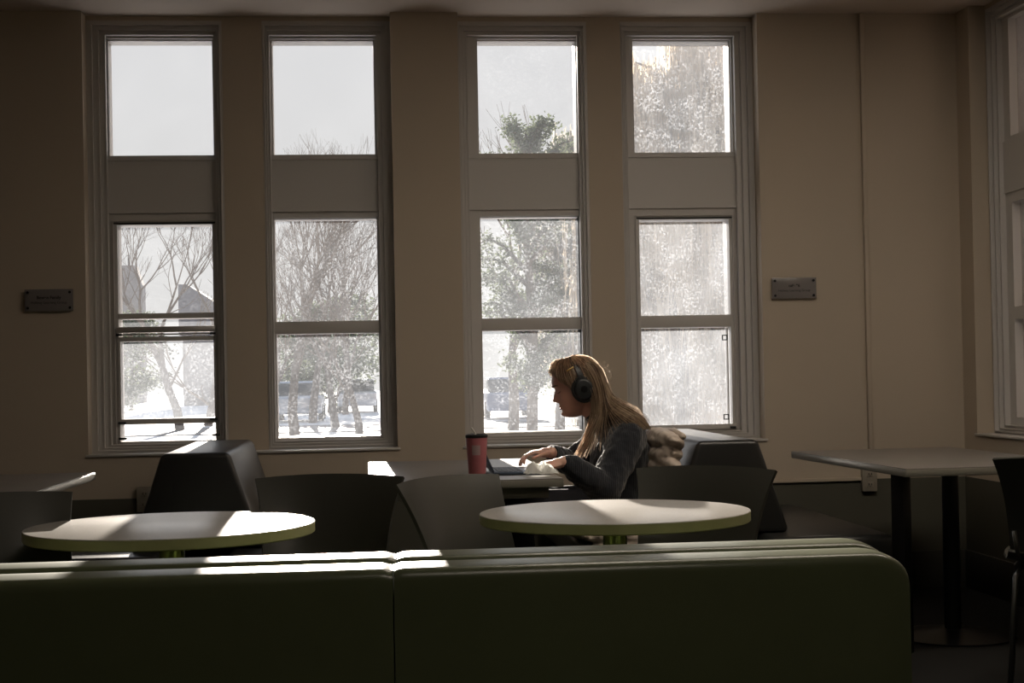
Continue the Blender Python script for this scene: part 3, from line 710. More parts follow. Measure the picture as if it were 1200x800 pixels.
def head_point(z, a, grow=0., feat=True):
    f, bk, w = interp(FR, z)-grow, interp(BK, z)+grow, interp(WD, z)+grow
    cx = f*.35 + bk*.65 if False else (f+bk)/2 + .012
    ca, sa = cos(a), sin(a)
    if ca > 0: x = cx - (cx-f)*abs(ca)**.85
    else: x = cx + (bk-cx)*abs(ca)**.95
    y = w*math.copysign(abs(sa)**.85, sa)
    if feat and ca > 0:
        ay = abs(y)
        # nose
        if z < .022 and z > -.046:
            tz = (.020-z)/.050 if z > -.030 else 1-(-.030-z)/.014
            tz = max(0, min(1, tz)); wn = .0075 + .0065*max(0, min(1, (.01-z)/.04))
            x -= .0245*(tz**1.15)*math.exp(-(ay/wn)**2.2)
            # nostril wings
            x -= .006*bump(z, -.033, .006)*math.exp(-((ay-.0125)/.005)**2)
        # lips
        x -= .0060*bump(z, -.0565, .0052)*math.exp(-(ay/.019)**2) + .0060*bump(z, -.0675, .0050)*math.exp(-(ay/.017)**2)
        x += .0018*bump(z, -.062, .0022)*math.exp(-(ay/.022)**2)
        x -= .0035*bump(z, -.092, .010)*math.exp(-(ay/.018)**2)
        # eye sockets, brow ridge, cheek
        x += .0085*bump(z, .008, .011)*math.exp(-((ay-.031)/.014)**2)
        x -= .003*bump(z, .028, .008)*math.exp(-((ay-.028)/.018)**2)
        x -= .003*bump(z, -.022, .016)*math.exp(-((ay-.040)/.014)**2)
        # closed upper lids looking down
        x -= .0065*bump(z, .004, .0085)*math.exp(-((ay-.031)/.012)**2)
    return x, y

def head_mesh(bm, z0=-.117, z1=.1135, nz=110, na=96, grow=0., feat=True, keep=None):
    rings = []
    for i in range(nz+1):
        z = z0 + (z1-z0)*i/nz
        ring = []
        for k in range(na):
            a = 2*pi*k/na
            x, y = head_point(z, a, grow, feat)
            ring.append(bm.verts.new(hw(x, y, z + (grow if z > .09 else 0)) - BASE))
        rings.append(ring)
    for a, b2 in zip(rings, rings[1:]):
        for k in range(na): bm.faces.new((a[k], a[(k+1) % na], b2[(k+1) % na], b2[k]))
    bm.faces.new(rings[0][::-1]); bm.faces.new(rings[-1])

bm = bmesh.new()
head_mesh(bm)
# neck
limb(bm, [(W(1.005, 6.3, .895), .058), (W(.955, 6.3, .945), .053), (W(.912, 6.3, .990), .051), (W(.895, 6.3, 1.03), .053)])
# ears
for s in (-1, 1):
    ellipsoid(bm, hw(.012, s*.072, -.005)-BASE, (.018, .008, .030))
# trunk
loft(bm, [(W(1.03, 6.3, .475), .09, .15), (W(1.03, 6.3, .54), .105, .165), (W(1.045, 6.3, .63), .095, .135), (W(1.06, 6.3, .72), .095, .135),
          (W(1.055, 6.3, .80), .095, .160), (W(1.03, 6.3, .865), .075, .165), (W(.995, 6.3, .915), .045, .075)])
SH = {-1: W(1.045, 6.145, .855), 1: W(1.02, 6.455, .865)}
EL = {-1: W(.925, 6.035, .640), 1: W(.865, 6.515, .715)}
WR = {-1: W(.760, 5.935, .770), 1: W(.745, 6.215, .795)}
for s in (-1, 1):
    limb(bm, [(SH[s], .050), (EL[s], .037)]); limb(bm, [(EL[s], .036), (EL[s].lerp(WR[s], .4), .035), (WR[s], .0235)])
    # thigh, shin, foot
    hip = W(1.02, 6.3+s*.085, .550); kn = W(.60, 6.3+s*.095, .575); an = W(.63, 6.3+s*.10, .10)
    limb(bm, [(hip, .085), (hip.lerp(kn, .5), .074), (kn, .056)]); limb(bm, [(kn, .054), (kn.lerp(an, .35), .052), (an, .034)])
    limb(bm, [(an, .034), (an+Vector((.01, 0, -.06)), .034)]); limb(bm, [(an+Vector((.01, 0, -.06)), .034), (an+Vector((-.13, 0, -.07)), .026)])

def hand(bm, wrist, fwd, up, side, curl, spread=1.0):
    """palm and five fingers; fwd = direction of fingers, up = back of hand, side = towards the thumb"""
    fwd = fwd.normalized(); up = (up - up.dot(fwd)*fwd).normalized(); th = fwd.cross(up) * side
    palm_c = wrist + fwd*.048
    m_ = Matrix((( *fwd, 0), (*th, 0), (*up, 0), (0, 0, 0, 1))).transposed()
    ellipsoid(bm, palm_c, (.050, .037, .0145), rot=m_)
    ellipsoid(bm, palm_c + fwd*.018 - up*.002, (.030, .0385, .0125), rot=m_)
    limb(bm, [(wrist, .0215), (wrist+fwd*.03, .021)], n=14)
    lens = [.070, .078, .073, .058]; offs = [.028, .0095, -.009, -.027]
    for k in range(4):
        p = wrist + fwd*(.080 - .004*abs(k-1.2)) + th*offs[k] + up*.002
        d = (fwd + th*(offs[k]*3.0*spread)).normalized(); L_ = lens[k]; ang = 0
        ch = [(p - d*.02, .0093)]; ch.append((p, .0088))
        for seg, fr in enumerate((.45, .30, .25)):
            ang += curl[seg]*(1+.12*k)
            dd = d*cos(ang) - up*sin(ang)
            p = p + dd*L_*fr; ch.append((p, .0080 - .0008*(seg+1)))
        limb(bm, ch, n=12)
    p = wrist + fwd*.022 + th*.026 - up*.004
    ch = [(p, .0125)]
    for L_, a, dn in ((.034, .75, .25), (.027, .45, .45), (.022, .25, .55)):
        p = p + (fwd*cos(a) + th*sin(a) - up*dn*.6).normalized()*L_; ch.append((p, .0105 - .0012*len(ch)))
    limb(bm, ch, n=12)
# near (left) hand resting on the laptop edge; far hand typing
hand(bm, WR[-1], Vector((-.97, .02, -.14)), Vector((-.1, -.25, 1)), -1 if False else 1, (.35, .55, .5))
hand(bm, WR[1], Vector((-.97, -.10, -.02)), Vector((-.05, .1, 1)), -1, (.30, .40, .35))
body = bodyobj('body', bm, M['skin'])
body.name = 'body'
fuse(body, .0034, 2)

# sweater
bm = bmesh.new()
loft(bm, [(W(1.02, 6.3, .535), .118, .185), (W(1.015, 6.3, .575), .128, .190), (W(1.03, 6.3, .66), .122, .175), (W(1.040, 6.3, .74), .120, .175),
          (W(1.045, 6.3, .80), .120, .190), (W(1.035, 6.3, .86), .104, .190), (W(1.005, 6.3, .915), .078, .120), (W(.965, 6.3, .945), .062, .072), (W(.938, 6.3, .972), .060, .062)])
SS = {-1: W(1.045, 6.130, .845), 1: W(1.02, 6.470, .855)}
SE = {-1: W(.935, 6.030, .655), 1: W(.865, 6.520, .730)}
for s in (-1, 1):
    ww = WR[s] + (SE[s]-WR[s])*.10
    mid = SE[s].lerp(ww, .5)
    limb(bm, [(SS[s]+Vector((.01, -s*.05, .0)), .082), (SS[s], .078), (SS[s].lerp(SE[s], .5), .071 if s < 0 else .060), (SE[s], .068 if s < 0 else .055), (mid, .056 if s < 0 else .048), (SE[s].lerp(ww, .85), .046 if s < 0 else .040), (ww, .035 if s < 0 else .033)])
sw = bodyobj('sweater', bm, M['knit']); fuse(sw, .007, 6, (.024, .055)); sw['label'] = 'dark navy knit sweater with high collar'
for s in (-1, 1):
    ww = WR[s] + (SE[s]-WR[s])*.02; w2 = WR[s] + (SE[s]-WR[s])*.14
    bm = bmesh.new(); tube(bm, [ww, ww.lerp(w2, .35), w2], [.0285, .034, .037], 24, cap=False)
    bodyobj('cuff', bm, M['knit'], smooth=True)
# trousers
bm = bmesh.new()
loft(bm, [(W(1.03, 6.3, .465), .10, .16), (W(1.03, 6.3, .54), .118, .178), (W(1.04, 6.3, .61), .108, .15)])
for s in (-1, 1):
    hip = W(1.02, 6.3+s*.085, .550); kn = W(.60, 6.3+s*.095, .575); an = W(.63, 6.3+s*.10, .10)
    limb(bm, [(hip, .093), (hip.lerp(kn, .5), .083), (kn, .066), (kn.lerp(an, .4), .060), (an, .046)])
tr_ = bodyobj('trousers', bm, M['pants']); fuse(tr_, .010, 5, (.012, .06))
bm = bmesh.new()
for s in (-1, 1):
    an = W(.63, 6.3+s*.10, .10)
    limb(bm, [(an+Vector((.015, 0, -.052)), .046), (an+Vector((-.06, 0, -.058)), .042), (an+Vector((-.15, 0, -.066)), .033)])
sh = bodyobj('shoes', bm, M['shoe']); fuse(sh, .008, 3)

# face details
for s in (-1, 1):
    x, y = head_point(.000, math.asin(min(1, .42)), 0)
    pts = []
    for k in range(9):
        yy = .019 + .026*k/8
        zz = .0005 + .0055*(1-((k-4)/4)**2)*-.6 + .004*(k/8)
        # find front surface at this y
        a = math.asin(min(.999, (yy/interp(WD, zz))**(1/.85)))
        xx, _ = head_point(zz, a); pts.append(hw(xx-.0012, s*yy, zz)-BASE)
    bm = bmesh.new(); tube(bm, pts, [.0007, .0011, .0014, .0015, .0016, .0016, .0015, .0012, .0007], 6); bodyobj('eyelashes', bm, M['brow'], smooth=True)
    pts = []
    for k in range(9):
        yy = .013 + .034*k/8; zz = .026 + .006*sin(pi*(k/8)*.8)
        a = math.asin(min(.999, (yy/interp(WD, zz))**(1/.85)))
        xx, _ = head_point(zz, a); pts.append(hw(xx-.0008, s*yy, zz)-BASE)
    bm = bmesh.new(); tube(bm, pts, [.0018, .0026, .0028, .0028, .0026, .0024, .002, .0015, .0008], 6); bodyobj('eyebrow', bm, M['brow'], smooth=True)
bm = bmesh.new()
for zc, rr in ((-.0565, .0036), (-.0675, .0040)):
    pts = []; rd = []
    for k in range(13):
        yy = -.020 + .040*k/12; a = math.asin(min(.999, (abs(yy)/interp(WD, zc))**(1/.85)))*math.copysign(1, yy)
        z2 = zc + (.0035 if zc > -.06 else -.0)*-abs(yy/.02)**2 + (.004*abs(yy/.02)**2 if zc < -.06 else 0)
        xx, _ = head_point(z2, a); pts.append(hw(xx+.0024, yy, z2)-BASE); rd.append(rr*(1-.75*abs(yy/.02)**2))
    tube(bm, pts, rd, 8)
bodyobj('lips', bm, M['lip'], smooth=True)

# hair: scalp cap + long strands
def hairline(a):
    """lowest z of hair in the head frame for angle a from the front"""
    d = abs(((a+pi) % (2*pi))-pi)
    return interp([(0, .080), (.35, .076), (.70, .055), (1.05, .015), (1.25, -.015), (1.6, -.045), (2.2, -.085), (3.2, -.09)], d)
bm = bmesh.new()
na, nz = 96, 40
top = []
for k in range(na):
    a = 2*pi*k/na; zl = hairline(a); col = []
    for j in range(nz+1):
        z = zl + (.1138-zl)*j/nz
        g = .001 + .016*min(1, j/14)**.8
        x, y = head_point(z, a, g, False)
        zz = z + g*max(0, (z-.03)/.085)
        col.append(bm.verts.new(hw(x, y, zz)-BASE))
    top.append(col)
for k in range(na):
    A, B2 = top[k], top[(k+1) % na]
    for j in range(nz): bm.faces.new((A[j], B2[j], B2[j+1], A[j+1]))
bm.faces.new([c[-1] for c in top])
hr = bodyobj('hair', bm, M['hair'], smooth=True); hr['label'] = 'long golden brown hair'

def spline(pts, n):
    out = []; P_ = [pts[0]] + list(pts) + [pts[-1]]; m_ = len(pts)-1
    for i in range(n+1):
        t_ = i/n*m_; k = min(int(t_), m_-1); f = t_-k
        p0, p1, p2, p3 = P_[k], P_[k+1], P_[k+2], P_[k+3]
        out.append(.5*((2*p1) + (p2-p0)*f + (2*p0-5*p1+4*p2-p3)*f*f + (3*p1-p0-3*p2+p3)*f**3))
    return out
V = Vector
# guides on the near side, from the front lock to the back lock
G = [
 [V((.795, 6.300, 1.140)), V((.838, 6.236, 1.136)), V((.890, 6.212, 1.080)), V((.912, 6.205, 1.020)), V((.908, 6.195, .950)), V((.880, 6.165, .870)), V((.845, 6.150, .800)), V((.815, 6.150, .755))],
 [V((.830, 6.300, 1.168)), V((.873, 6.228, 1.145)), V((.915, 6.208, 1.080)), V((.933, 6.200, 1.010)), V((.928, 6.185, .940)), V((.896, 6.145, .865)), V((.862, 6.130, .800)), V((.838, 6.130, .758))],
 [V((.865, 6.300, 1.184)), V((.910, 6.225, 1.150)), V((.940, 6.208, 1.085)), V((.953, 6.195, 1.010)), V((.945, 6.170, .945)), V((.910, 6.130, .880)), V((.882, 6.100, .820)), V((.862, 6.100, .775))],
 [V((.890, 6.300, 1.186)), V((.938, 6.235, 1.145)), V((.962, 6.215, 1.080)), V((.975, 6.195, 1.010)), V((.992, 6.160, .968)), V((1.030, 6.120, .940)), V((1.075, 6.100, .912)), V((1.115, 6.100, .878))],
 [V((.905, 6.300, 1.184)), V((.955, 6.255, 1.138)), V((.978, 6.235, 1.075)), V((.995, 6.215, 1.020)), V((1.030, 6.190, .985)), V((1.075, 6.170, .957)), V((1.120, 6.160, .920)), V((1.145, 6.155, .880))],
 [V((.915, 6.300, 1.178)), V((.968, 6.290, 1.130)), V((.990, 6.285, 1.065)), V((1.012, 6.280, 1.015)), V((1.050, 6.275, .988)), V((1.100, 6.270, .955)), V((1.142, 6.265, .915)), V((1.165, 6.260, .870))],
]
def guide(g, s):
    f = g*(len(G)-1); k = min(int(f), len(G)-2); f -= k
    r = [a.lerp(b2, f) for a, b2 in zip(G[k], G[k+1])]
    if s > 0: r = [V((p.x, 12.6-p.y, p.z)) for p in r]
    return r
rn = random.Random(11)
bm = bmesh.new()
def ribbon(bm, pts, w, tw):
    prev = None
    for i, p in enumerate(pts):
        t_ = (pts[min(i+1, len(pts)-1)]-pts[max(i-1, 0)]).normalized()
        s_ = t_.cross(tw).normalized(); u_ = s_.cross(t_)
        ww = w*(1-.75*(i/(len(pts)-1))**3)
        cur = [bm.verts.new(p+s_*ww), bm.verts.new(p+u_*ww*.6), bm.verts.new(p-s_*ww)]
        if prev:
            for a in range(3): bm.faces.new((prev[a], prev[(a+1) % 3], cur[(a+1) % 3], cur[a]))
        prev = cur
def strands(count, glo, ghi, side, width, spread, cut=(0.86, 1.0)):
    for _ in range(count):
        g = glo + (ghi-glo)*rn.random()
        pts = guide(g, side)
        j = V((rn.gauss(0, 1), rn.gauss(0, 1), rn.gauss(0, 1)))
        j2 = V((rn.gauss(0, 1), rn.gauss(0, 1), rn.gauss(0, 1)))
        lift = rn.random()
        q = []
        for i, p in enumerate(pts):
            k = i/(len(pts)-1)
            pp = p + j*spread*(.15+.85*k) + j2*spread*.6*sin(k*7)*k
            if i > 0: pp.y += side*lift*.006
            q.append(pp - BASE)
        sp = spline(q, 26); n_ = int(26*rn.uniform(*cut)); 
        ribbon(bm, sp[:n_+1], width*rn.uniform(.6, 1.3), V((rn.gauss(0, .3), 1, rn.gauss(0, .3))))
strands(150, 0, .42, -1, .0015, .0042, (.62, 1.0))
strands(120, .0, .42, -1, .0017, .0036, (.45, .7))
strands(420, .58, 1, -1, .0017, .0036)
strands(60, .4, .6, -1, .0014, .003)
strands(50, .0, .35, -1, .0012, .0065, (.8, 1.0))
strands(120, .7, 1, -1, .0014, .0050, (.8, 1.0))
strands(220, .5, 1, 1, .0022, .0045)
# combed strands over the scalp
for _ in range(260):
    a0 = rn.uniform(-1.0, 1.0)*pi; zl = max(hairline(a0), -.03); q = []
    z0 = .112
    for i in range(9):
        k = i/8; z = z0 + (zl-z0)*k; a = a0 + .25*sin(a0)*k
        g = .0175 + .0015*rn.random()
        x, y = head_point(z, a, g, False); q.append(hw(x, y, z + g*max(0, (z-.03)/.085))-BASE)
    ribbon(bm, spline(q, 14), .0016, V((0, 1, 0)))
# fine stray curls behind the head
for _ in range(16):
    c = V((.955+rn.random()*.04, 6.22+rn.random()*.16, 1.06+rn.random()*.09)) - BASE
    r0 = rn.uniform(.006, .022); ph = rn.random()*6; q = []
    for i in range(12):
        a = ph + i*.45; q.append(c + V((cos(a)*r0 + .0022*i, .002*i*rn.uniform(-1, 1), sin(a)*r0 - .001*i)))
    ribbon(bm, spline(q, 24), .0005, V((0, 1, 0)))
mesh_obj('hair_strands', bm, M['hairs'], hr, smooth=True)
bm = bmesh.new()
# fine flyaway hairs off the crown and nape, brightened as rim glow
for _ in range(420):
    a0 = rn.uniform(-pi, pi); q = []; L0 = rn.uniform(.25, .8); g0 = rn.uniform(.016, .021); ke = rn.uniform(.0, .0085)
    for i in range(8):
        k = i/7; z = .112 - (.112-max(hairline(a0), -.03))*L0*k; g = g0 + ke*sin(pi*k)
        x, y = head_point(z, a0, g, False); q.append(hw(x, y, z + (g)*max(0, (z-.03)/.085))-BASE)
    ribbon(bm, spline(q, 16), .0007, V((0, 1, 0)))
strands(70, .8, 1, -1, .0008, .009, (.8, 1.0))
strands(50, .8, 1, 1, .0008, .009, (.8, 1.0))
# wispy tips of the front lock, brightened so the ends glow
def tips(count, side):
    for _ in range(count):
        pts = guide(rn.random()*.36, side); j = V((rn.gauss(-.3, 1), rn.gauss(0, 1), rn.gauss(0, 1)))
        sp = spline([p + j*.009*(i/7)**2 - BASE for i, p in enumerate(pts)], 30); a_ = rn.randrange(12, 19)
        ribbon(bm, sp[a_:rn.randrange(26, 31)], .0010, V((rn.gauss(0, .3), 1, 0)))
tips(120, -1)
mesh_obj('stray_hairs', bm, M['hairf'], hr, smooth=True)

# headphones
def headf(x, y, z): return hw(x, y, z) - HC
t = thing('headphones', 'black over ear headphones on the persons head', 'headphones', tuple(HC))
EC = (.018, 0, -.012)
for s in (-1, 1):
    rot = Matrix.Rotation(-PH, 4, 'Y')
    bm = bmesh.new()
    for k, (off, rx, rz) in enumerate([(.076, .037, .041), (.082, .041, .046), (.094, .042, .047), (.102, .038, .043), (.105, .029, .034)]):
        ring_ = [bm.verts.new(headf(EC[0]+rx*cos(2*pi*i/36), s*off, EC[2]+rz*sin(2*pi*i/36))) for i in range(36)]
        if k:
            for i in range(36): bm.faces.new((pr[i], pr[(i+1) % 36], ring_[(i+1) % 36], ring_[i]))
        else: bm.faces.new(ring_)
        pr = ring_
    bm.faces.new(pr); cup = mesh_obj('ear_cup', bm, M['cup'], t, auto=50)
    bm = bmesh.new()
    pts = [headf(EC[0]+.045*cos(a), s*.090, EC[2]+.050*sin(a)) for a in [radians(d) for d in range(0, 361, 15)]]
    tube(bm, pts, .006, 8, cap=False); mesh_obj('ear_cushion', bm, M['dark'], cup, smooth=True)
    bm = bmesh.new(); ring_ = [bm.verts.new(headf(EC[0]+.014*cos(2*pi*i/24), s*.1065, EC[2]+.014*sin(2*pi*i/24))) for i in range(24)]
    bm.faces.new(ring_); mesh_obj('ear_cup_logo', bm, M['steel'], cup)
bm = bmesh.new(); pr = None
for i in range(41):
    a = pi*i/40; y = .095*cos(a); z = .030 + .0905*sin(a)
    x0 = .020
    cur = [bm.verts.new(headf(x0+dx, y*(1+e), .030+(z-.030)*(1+e*.9))) for dx, e in ((-.011, 0), (-.011, .05), (.011, .05), (.011, 0))]
    if pr:
        for k in range(4): bm.faces.new((pr[k], pr[(k+1) % 4], cur[(k+1) % 4], cur[k]))
    else: bm.faces.new(cur)
    pr = cur
bm.faces.new(pr); mesh_obj('headband', bm, M['cup'], t, auto=50)

bm = bmesh.new(); rot = Matrix.Translation((0, 0, 0)) @ Matrix.Rotation(radians(-28), 4, 'Y')
box(bm, -.017, .017, -.002, .002, -.0035, .0035, .0015, rot=rot)
o = mesh_obj('hair_clip', bm, M['gold'], None, auto=40, loc=(.828, 6.203, 1.132)); tag(o, 'small gold hair clip above the persons headphone', 'hair clip')

# ------------------------------------------------------------------ padded jacket over the bench back and seat
t = thing('jacket', 'cream padded jacket slung behind the woman over the charcoal bench', 'jacket', (1.15, 6.2, .45))
o0 = Vector((1.15, 6.2, .45))
bm = bmesh.new()
def blob(p, r, rot=None): ellipsoid(bm, Vector(p)-o0, r, rot, 24, 14)
# collar roll and stacked baffles leaning on the bench back
for k in range(7):
    z = .835 - k*.052; x = 1.215 + .000*k - .006*k
    blob((x-.010, 6.26, z), (.066 - .002*k, .235+.01*sin(k*2), .038))
for k in range(8):
    f_ = k/7; blob((1.218-.016*f_-.06*f_*f_, 6.23-.02*f_, .838-.33*f_), (.068-.006*f_, .255-.03*(k%2), .038), Matrix.Rotation(radians(28-14*f_), 4, 'Y'))
for k in range(6):     # baffles along the seat under her
    blob((1.12-.058*k, 6.17, .488), (.044, .30, .026))
# near front flap dropping over the edge of the seat
for k in range(6):
    z = .475 - .028*k; xa = .835 + .022*k; xb = 1.135
    blob(((xa+xb)/2, 5.905, z), ((xb-xa)/2, .030, .022))
jk = mesh_obj('padded_shell', bm, M['jacket'], t); fuse(jk, .006, 4, (.022, .06))
bm = bmesh.new(); tube(bm, [(1.247-o0.x, 6.0-o0.y, .856-o0.z), (1.25-o0.x, 6.2-o0.y, .872-o0.z), (1.245-o0.x, 6.4-o0.y, .866-o0.z)], .013, 12); mesh_obj('collar_piping', bm, M['jacket'], t, smooth=True)

# ------------------------------------------------------------------ glowing fill panels added under the ceiling, out of view, to brighten the room
lm, lnt, lb_ = nodes('fill panel glow'); lb_.inputs['Base Color'].default_value = (.8, .8, .8, 1)
lb_.inputs['Emission Color'].default_value = (1, .87, .72, 1); lb_.inputs['Emission Strength'].default_value = FILL_LEVEL
fill0 = thing('fill_panel', 'square fill light panel added under the ceiling, out of view', 'fill light', (0, 0, CE), 0, 'added fill panels')
bm = bmesh.new(); ring(bm, (-.33, .33), (-.30, .30), -.0, .0, (0, 0), (0, 0)) if False else None
bm = bmesh.new()
for a_ in ((-.33, .33, -.33, -.30), (-.33, .33, .30, .33), (-.33, -.30, -.30, .30), (.30, .33, -.30, .30)): box(bm, *a_, -.012, -.0005, .002)
mesh_obj('frame', bm, M['frame'], fill0, auto=40)
bm = bmesh.new(); box(bm, -.30, .30, -.30, .30, -.006, -.001); mesh_obj('diffuser', bm, lm, fill0)
first = True
for lx, ly in FILL_SPOTS:
    c = fill0 if first else copy_tree(fill0); first = False
    c.location = (lx, ly, CE)

# ------------------------------------------------------------------ outdoors
bm = bmesh.new(); n = 60
vs = [[bm.verts.new((-90+180*i/n, 7.9+150*j/n, -.55 - .02*sin(i*.7)*cos(j*.9) + (0 if j < 2 else .0))) for j in range(n+1)] for i in range(n+1)]
for i in range(n):
    for j in range(n): bm.faces.new((vs[i][j], vs[i+1][j], vs[i+1][j+1], vs[i][j+1]))
for k in range(0): pass
tag(mesh_obj('ground', bm, M['snow']), kind='structure')
bm = bmesh.new(); box(bm, -60, 60, 46, 52, -.60, -.52); tag(mesh_obj('road', bm, M['road']), kind='structure')

def bare_tree(x, y, h, seed, label, spread=.62, depth=7, lean=0, r0=None, group='bare trees outside', up=.25):
    rn = random.Random(seed)
    t = thing('bare_tree', label, 'tree', (x, y, -.55), 0, group)
    tb, bb = bmesh.new(), bmesh.new()
    r0 = r0 or h*.018
    def grow(p, d, L_, r, dep):
        n_ = 3; pts = [p]; q = p; dd = d
        for i in range(n_):
            dd = (dd + V((rn.gauss(0, .10), rn.gauss(0, .10), rn.gauss(0, .06)+.04))).normalized()
            q = q + dd*L_/n_; pts.append(q)
        e = r*.68
        tube(tb if dep >= depth-1 else bb, pts, [r + (e-r)*i/n_ for i in range(n_+1)], 6 if dep >= depth-1 else (4 if dep > 2 else 3), cap=False)
        if dep <= 0: return
        k = 3 if rn.random() < .55 else 2
        for c in range(k):
            ang = rn.uniform(.55, 1.0)*spread*(1 if c else .55); az = rn.random()*2*pi
            s_ = dd.cross(V((0, .3, 1))).normalized(); u_ = s_.cross(dd)
            nd = (dd*cos(ang) + (s_*cos(az)+u_*sin(az))*sin(ang) + V((0, 0, up*.3))).normalized()
            grow(q, nd, L_*rn.uniform(.68, .86), e*.85, dep-1)
        if dep > 1 and rn.random() < .7:
            m_ = pts[1+rn.randrange(2)]; nd = (dd + V((rn.gauss(0, .7), rn.gauss(0, .7), .1))).normalized(); grow(m_, nd, L_*.55, e*.55, max(0, dep-3))
    grow(V((0, 0, 0)), V((lean, 0, 1)).normalized(), h*.24, r0, depth)
    mesh_obj('trunk', tb, M['bark'], t, smooth=True); mesh_obj('branches', bb, M['twig'], t)
    return t
def X(px, y): return ((px-600)/1800 + .0954)*y
bare_tree(X(214, 50), 50, 8.6, 5, 'bare tree with spreading limbs seen through the leftmost window', .60, 7, 0)
bare_tree(X(246, 54), 54, 8.6, 23, 'slim bare tree at the right side of the leftmost window', .42, 6, .02)
bare_tree(X(345, 44), 44, 8.6, 9, 'tall bare tree at the left of the second window', .50, 7, .0)
bare_tree(X(366, 55), 55, 8.8, 31, 'bare tree in the left half of the second window', .55, 7)
bare_tree(X(392, 49), 49, 7.6, 44, 'bare tree at the centre of the second window', .55, 7)
bare_tree(X(420, 40), 40, 6.0, 58, 'low bare tree at the right of the second window', .60, 7)
bare_tree(X(330, 60), 60, 6.5, 71, 'small bare tree low at the left of the second window', .70, 7)
bare_tree(X(404, 66), 66, 8.0, 77, 'farther bare tree low behind the second window', .62, 7)

def leaf_tree(x, y, h, rx, seed, label, m_, n_leaf, z0f, hang=False, trunk_h=.4, kind='evergreen_tree', ls=.12):
    rn = random.Random(seed)
    t = thing(kind, label, 'tree', (x, y, -.55), 0, 'leafy trees outside')
    tb = bmesh.new(); tube(tb, [(0, 0, 0), (.05*rx, 0, h*.3), (-.04*rx, 0, h*.6), (0, 0, h*.9)], [h*.017, h*.014, h*.010, h*.004], 10)
    mesh_obj('trunk', tb, M['bark'], t, smooth=True)
    bb = bmesh.new(); tips = []
    for k in range(46):
        zb = h*rn.uniform(z0f*.8, .86); az = rn.random()*2*pi; kk = (zb/h - z0f)/(1-z0f); L_ = rx*(.55+.45*sin(pi*min(1, max(.1, kk+.15))))*rn.uniform(.6, 1)
        pts = [V((0, 0, zb))]
        for i in range(1, 5):
            f = i/4; pts.append(V((cos(az)*L_*f, sin(az)*L_*f, zb + h*.10*sin(pi*.6*f) + rn.gauss(0, .05*rx))))
        tube(bb, pts, [h*.008*(1-.2*i) for i in range(5)], 4, cap=False); tips.append(pts)
    mesh_obj('branches', bb, M['bark'], t)
    fb = bmesh.new()
    if hang:
        for k in range(n_leaf):
            pts = rn.choice(tips); f = rn.uniform(.25, 1)*4; i = min(3, int(f)); p = pts[i].lerp(pts[i+1], f-i) + V((rn.gauss(0, .22), rn.gauss(0, .22), rn.gauss(0, .15)))
            L_ = h*rn.uniform(.06, .26); w = rn.uniform(.010, .028); sw_ = rn.gauss(0, .12)
            a = rn.random()*pi; s_ = V((cos(a), sin(a), 0))*w
            q0, q1, q2 = p, p+V((sw_*.5, rn.gauss(0, .1), -L_*.5)), p+V((sw_, rn.gauss(0, .1), -L_))
            v_ = [fb.verts.new(q) for q in (q0-s_, q0+s_, q1+s_, q1-s_, q2)]
            fb.faces.new((v_[0], v_[1], v_[2], v_[3])); fb.faces.new((v_[3], v_[2], v_[4]))
            for j in range(2):
                c = q0.lerp(q2, rn.random()); l = V((rn.gauss(0, 1), rn.gauss(0, 1), rn.gauss(0, 1))).normalized()*.09; s2 = l.cross(V((0, 1, .2))).normalized()*.022
                v_ = [fb.verts.new(q) for q in (c, c+l*.5+s2, c+l, c+l*.5-s2)]; fb.faces.new(v_)
    else:
        for k in range(n_leaf):
            pts = rn.choice(tips); f = rn.uniform(.2, 1)*4; i = min(3, int(f)); p = pts[i].lerp(pts[i+1], f-i) + V((rn.gauss(0, .3), rn.gauss(0, .3), rn.gauss(0, .28)))*rx*.25
            l = V((rn.gauss(0, 1), rn.gauss(0, 1), rn.gauss(0, .8))).normalized()*ls*rn.uniform(.6, 1.4); s2 = l.cross(V((rn.gauss(0, 1), rn.gauss(0, 1), 1))).normalized()*ls*.35
            v_ = [fb.verts.new(q) for q in (p, p+l*.5+s2, p+l, p+l*.5-s2)]; fb.faces.new(v_)
    f_ = mesh_obj('foliage', fb, m_, t); f_['kind'] = 'stuff'
    return t
leaf_tree(X(622, 40), 40, 8.9, 1.65, 3, 'dark leafy evergreen seen through the window behind the woman', M['conif'], 13000, .10, ls=.11)
leaf_tree(X(800, 34), 34, 10.2, 2.7, 6, 'broad golden willow filling the window right of the woman', M['willow'], 7500, .10, True, kind='willow_tree')
leaf_tree(X(905, 30), 30, 8.0, 2.2, 16, 'golden willow at the right edge behind the far right window', M['willow'], 6000, .10, True, kind='willow_tree')
leaf_tree(X(682, 46), 46, 9.3, 1.5, 26, 'narrow grey willow between the evergreen and the golden willow', M['willowg'], 7000, .08, True, kind='willow_tree')
leaf_tree(X(385, 70), 70, 5.2, 3.6, 36, 'dark low leafy tree behind the bare trees', M['conif'], 9000, .05, ls=.2)
leaf_tree(X(160, 85), 85, 5.4, 2.8, 37, 'round shrubby tree beside the grey block', M['conif'], 5000, .05, ls=.2)
bare_tree(X(600, 44), 44, 9.5, 91, 'bare tree left of the dark evergreen', .45, 6)
bare_tree(X(655, 42), 42, 8.5, 97, 'bare tree right of the dark evergreen', .45, 6)

